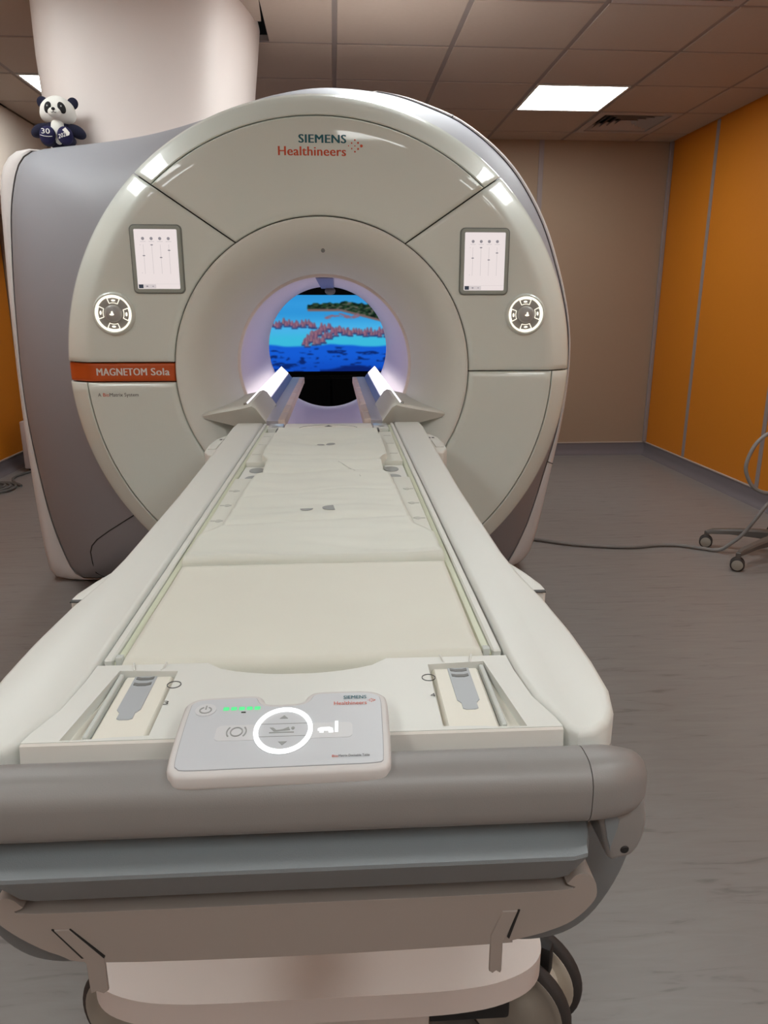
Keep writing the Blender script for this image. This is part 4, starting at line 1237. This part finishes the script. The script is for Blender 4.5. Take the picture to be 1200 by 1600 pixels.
# huts on stilts
huts = [(x, 0.37+0.02*math.sin(x*40)) for x in np.linspace(-0.05, 0.36, 12)] + [(0.27+0.022*i, 0.62-0.026*i+0.01*(i % 2)) for i in range(9)] + [(0.36+0.024*i, 0.62-0.020*i) for i in range(10)] + [(x, 0.47+0.014*math.sin(x*50)+0.05*(x-0.6)) for x in np.linspace(0.58, 1.08, 17)] + [(0.43, 0.40), (0.49, 0.415)] + [(0.30+0.02*i, 0.55-0.02*i) for i in range(4)]
huts = huts + [(x+0.014, z+0.022) for x, z in huts[::2]] + [(x-0.010, z-0.016) for x, z in huts[1::3]]
huts.sort(key=lambda q: q[1])
for hx_, hz_ in huts:
    r_ = 0.021+0.005*rng.rand()
    hx_ += 0.018*(rng.rand()-0.5); hz_ += 0.026*(rng.rand()-0.5)
    dx = np.abs(a_-hx_); dz = t_-hz_
    mixc(((dx < r_*1.1) & (np.abs(dz-0.030) < 0.012)).astype(float)*0.9, (52, 62, 110))
    mixc(((dz > -0.045) & (dz < 0.022) & (dx < 0.004+(dz+0.048)*0.22)).astype(float), (138+int(20*rng.rand()), 98+int(14*rng.rand()), 122))
    mixc(((dz > -0.045) & (dz < 0.02) & (a_ > hx_) & (dx < 0.002+(dz+0.048)*0.18)).astype(float), (100, 72, 104))
for _ in range(2):
    img[1:-1] = (img[:-2]+2*img[1:-1]+img[2:])/4
    img[:, 1:-1] = (img[:, :-2]+2*img[:, 1:-1]+img[:, 2:])/4
lin = np.where(img/255 <= 0.04045, img/255/12.92, ((img/255+0.055)/1.055)**2.4)
vv = np.stack([xx, np.full_like(xx, 0.004), Z0+VV*(Z1-Z0)], -1).reshape(-1, 3)
ii, jj = np.meshgrid(np.arange(NX), np.arange(NY))
b0 = (jj*(NX+1)+ii).ravel()
fa = np.stack([b0, b0+1, b0+NX+2, b0+NX+1], -1)
me = bpy.data.meshes.new('screen_picture')
me.from_pydata(vv.tolist(), [], fa.tolist())
ca = me.color_attributes.new('picture', 'FLOAT_COLOR', 'POINT')
ca.data.foreach_set('color', np.concatenate([lin.reshape(-1, 3), np.ones((len(vv), 1))], 1).astype(np.float32).ravel())
pm = bpy.data.materials.new('screen_picture'); pm.use_nodes = True
nt = pm.node_tree; nt.nodes.clear()
at_ = nt.nodes.new('ShaderNodeAttribute'); at_.attribute_name = 'picture'
em = nt.nodes.new('ShaderNodeEmission'); em.inputs[1].default_value = 1.0
ou = nt.nodes.new('ShaderNodeOutputMaterial')
nt.links.new(at_.outputs['Color'], em.inputs[0]); nt.links.new(em.outputs[0], ou.inputs[0])
pm.use_fake_user = True
link('picture', me, pm, tv, smooth=False)
tc_ = thing('media_cabinet', 'low black cabinet under the lagoon screen', 'cabinet', (0.01, 5.6, 0))
box('carcass', (-0.7, 0.0, 0.04), (0.7, 0.40, 0.755), 'cabinet', tc_, 0.006, 2)
box('plinth', (-0.66, 0.03, 0.0), (0.66, 0.37, 0.05), 'cabinet', tc_)
for s in (-1, 1):
    box('door', (min(0.008*s, 0.69*s), -0.014, 0.06), (max(0.008*s, 0.69*s), 0.0, 0.735), 'cabinet', tc_, 0.003, 1)

# ================================================================== RIGHT SIDE: ROLLING STAND AND HOSE
stx, sty = 2.34, 3.45
st = thing('rolling_stand', 'dark grey star-shaped wheeled base by the orange wall', 'stand', (stx, sty, 0))
zlathe('hub', [(0.0001, 0.135), (0.035, 0.135), (0.045, 0.12), (0.048, 0.075), (0.0001, 0.07)], 'stand', st, 24)
tube('pole', [(0, 0, 0.13), (0, 0, 1.35)], 0.016, 'stand', st, 14)
for k in range(5):
    a = [R(153.4), R(209.7), R(282), R(354), R(66)][k]
    L = [0.369, 0.412, 0.35, 0.35, 0.35][k]
    d = Vector((math.cos(a), math.sin(a), 0)); n_ = Vector((-d.y, d.x, 0))
    secs = []
    for t, wv, z0, z1 in ((0.03, 0.030, 0.075, 0.128), (0.35, 0.026, 0.085, 0.126), (0.7, 0.021, 0.088, 0.115), (0.93, 0.018, 0.080, 0.104), (1.0, 0.014, 0.076, 0.094)):
        p = d*L*t
        secs.append([tuple(p+n_*wv+Vector((0, 0, z0))), tuple(p+n_*wv+Vector((0, 0, z1-0.008))), tuple(p+n_*wv*0.6+Vector((0, 0, z1))), tuple(p-n_*wv*0.6+Vector((0, 0, z1))), tuple(p-n_*wv+Vector((0, 0, z1-0.008))), tuple(p-n_*wv+Vector((0, 0, z0)))])
    bm = bmesh.new()
    vs2 = [[bm.verts.new(q) for q in row] for row in secs]
    for i in range(len(vs2)-1):
        for j in range(6):
            bm.faces.new((vs2[i][j], vs2[i][(j+1) % 6], vs2[i+1][(j+1) % 6], vs2[i+1][j]))
    bm.faces.new(vs2[0]); bm.faces.new(vs2[-1])
    bmo('base_leg', bm, 'stand', st, angle=40)
    cpos = d*L
    ang = {0: R(-28), 1: R(-30)}.get(k, R(20))
    mt = Matrix.Translation((cpos.x, cpos.y, 0.033)) @ Matrix.Rotation(ang, 4, 'Z')
    cc = lathe('caster', [(0.0001, -0.010), (0.020, -0.010), (0.020, 0.010), (0.0001, 0.010)], 'tyre', st, 20, cx=0, cz=0)
    cc.data.transform(mt)
    for y0, y1 in ((-0.026, -0.006), (0.006, 0.026)):
        o = lathe('wheel_tyre', [(0.026, y0), (0.031, y0+0.002), (0.033, y0+0.006), (0.033, y1-0.006), (0.031, y1-0.002), (0.026, y1)], 'tyre', cc, 28, cx=0, cz=0, angle=60); o.data.transform(mt)
        o = lathe('wheel_disc', [(0.0001, y0-0.003), (0.014, y0-0.0025), (0.027, y0+0.001), (0.027, y1-0.001), (0.0001, y1)], 'wheel', cc, 28, cx=0, cz=0, angle=60); o.data.transform(mt)
    o = box('stem', (-0.012, -0.008, 0.02), (0.012, 0.008, 0.058), 'stand', cc, 0.003, 1); o.data.transform(mt)

hose_pts = [(0.98, 3.86, 0.011), (1.13, 3.771, 0.011), (1.318, 3.667, 0.011), (1.576, 3.605, 0.011), (1.75, 3.63, 0.011), (1.867, 3.618, 0.011), (1.96, 3.56, 0.011), (2.03, 3.515, 0.014), (2.075, 3.49, 0.055), (2.125, 3.47, 0.113), (2.175, 3.45, 0.207), (2.222, 3.44, 0.286), (2.28, 3.40, 0.35), (2.33, 3.38, 0.40),
            (2.38, 3.39, 0.50), (2.36, 3.40, 0.60), (2.27, 3.40, 0.665), (2.17, 3.40, 0.66), (2.09, 3.40, 0.60), (2.052, 3.40, 0.50), (2.065, 3.395, 0.43), (2.11, 3.39, 0.372), (2.19, 3.385, 0.350), (2.28, 3.38, 0.37), (2.36, 3.40, 0.45), (2.385, 3.43, 0.6)]
hs = tube('hose', catmull(hose_pts, 8), 0.0095, 'hose', None, 10)
tag(hs, 'grey hose trailing over the floor and looping beside the rolling stand', 'hose')

# ================================================================== LEFT SIDE: BOX AND CABLE COIL
eb = thing('equipment_box', 'small pale box on the floor behind the scanner', 'box', (-2.22, 5.95, 0))
box('case', (-0.19, -0.15, 0.025), (0.19, 0.15, 0.40), 'boxwhite', eb, 0.012, 3)
for sx in (-1, 1):
    for sy in (-1, 1):
        zlathe('foot', [(0.0001, 0.0), (0.018, 0.0), (0.02, 0.03), (0.0001, 0.03)], 'dark', eb, 14, (sx*0.15, sy*0.11))
coil = []
for k in range(0, 90):
    a = k/90*2*PI*3.2
    r_ = 0.205 - 0.034*(k/28.0)
    coil.append((-2.42+r_*1.0*math.cos(a+0.4), 5.2+r_*math.sin(a+0.4), 0.010+0.006*(k/28.0)))
coil = [(-2.335, 5.83, 0.012), (-2.40, 5.62, 0.010), (-2.36, 5.45, 0.010)] + coil
cb = tube('cable_coil', catmull(coil, 2), 0.009, 'cable', None, 8)
tag(cb, 'grey cable coiled on the floor beside the left wall', 'cable')
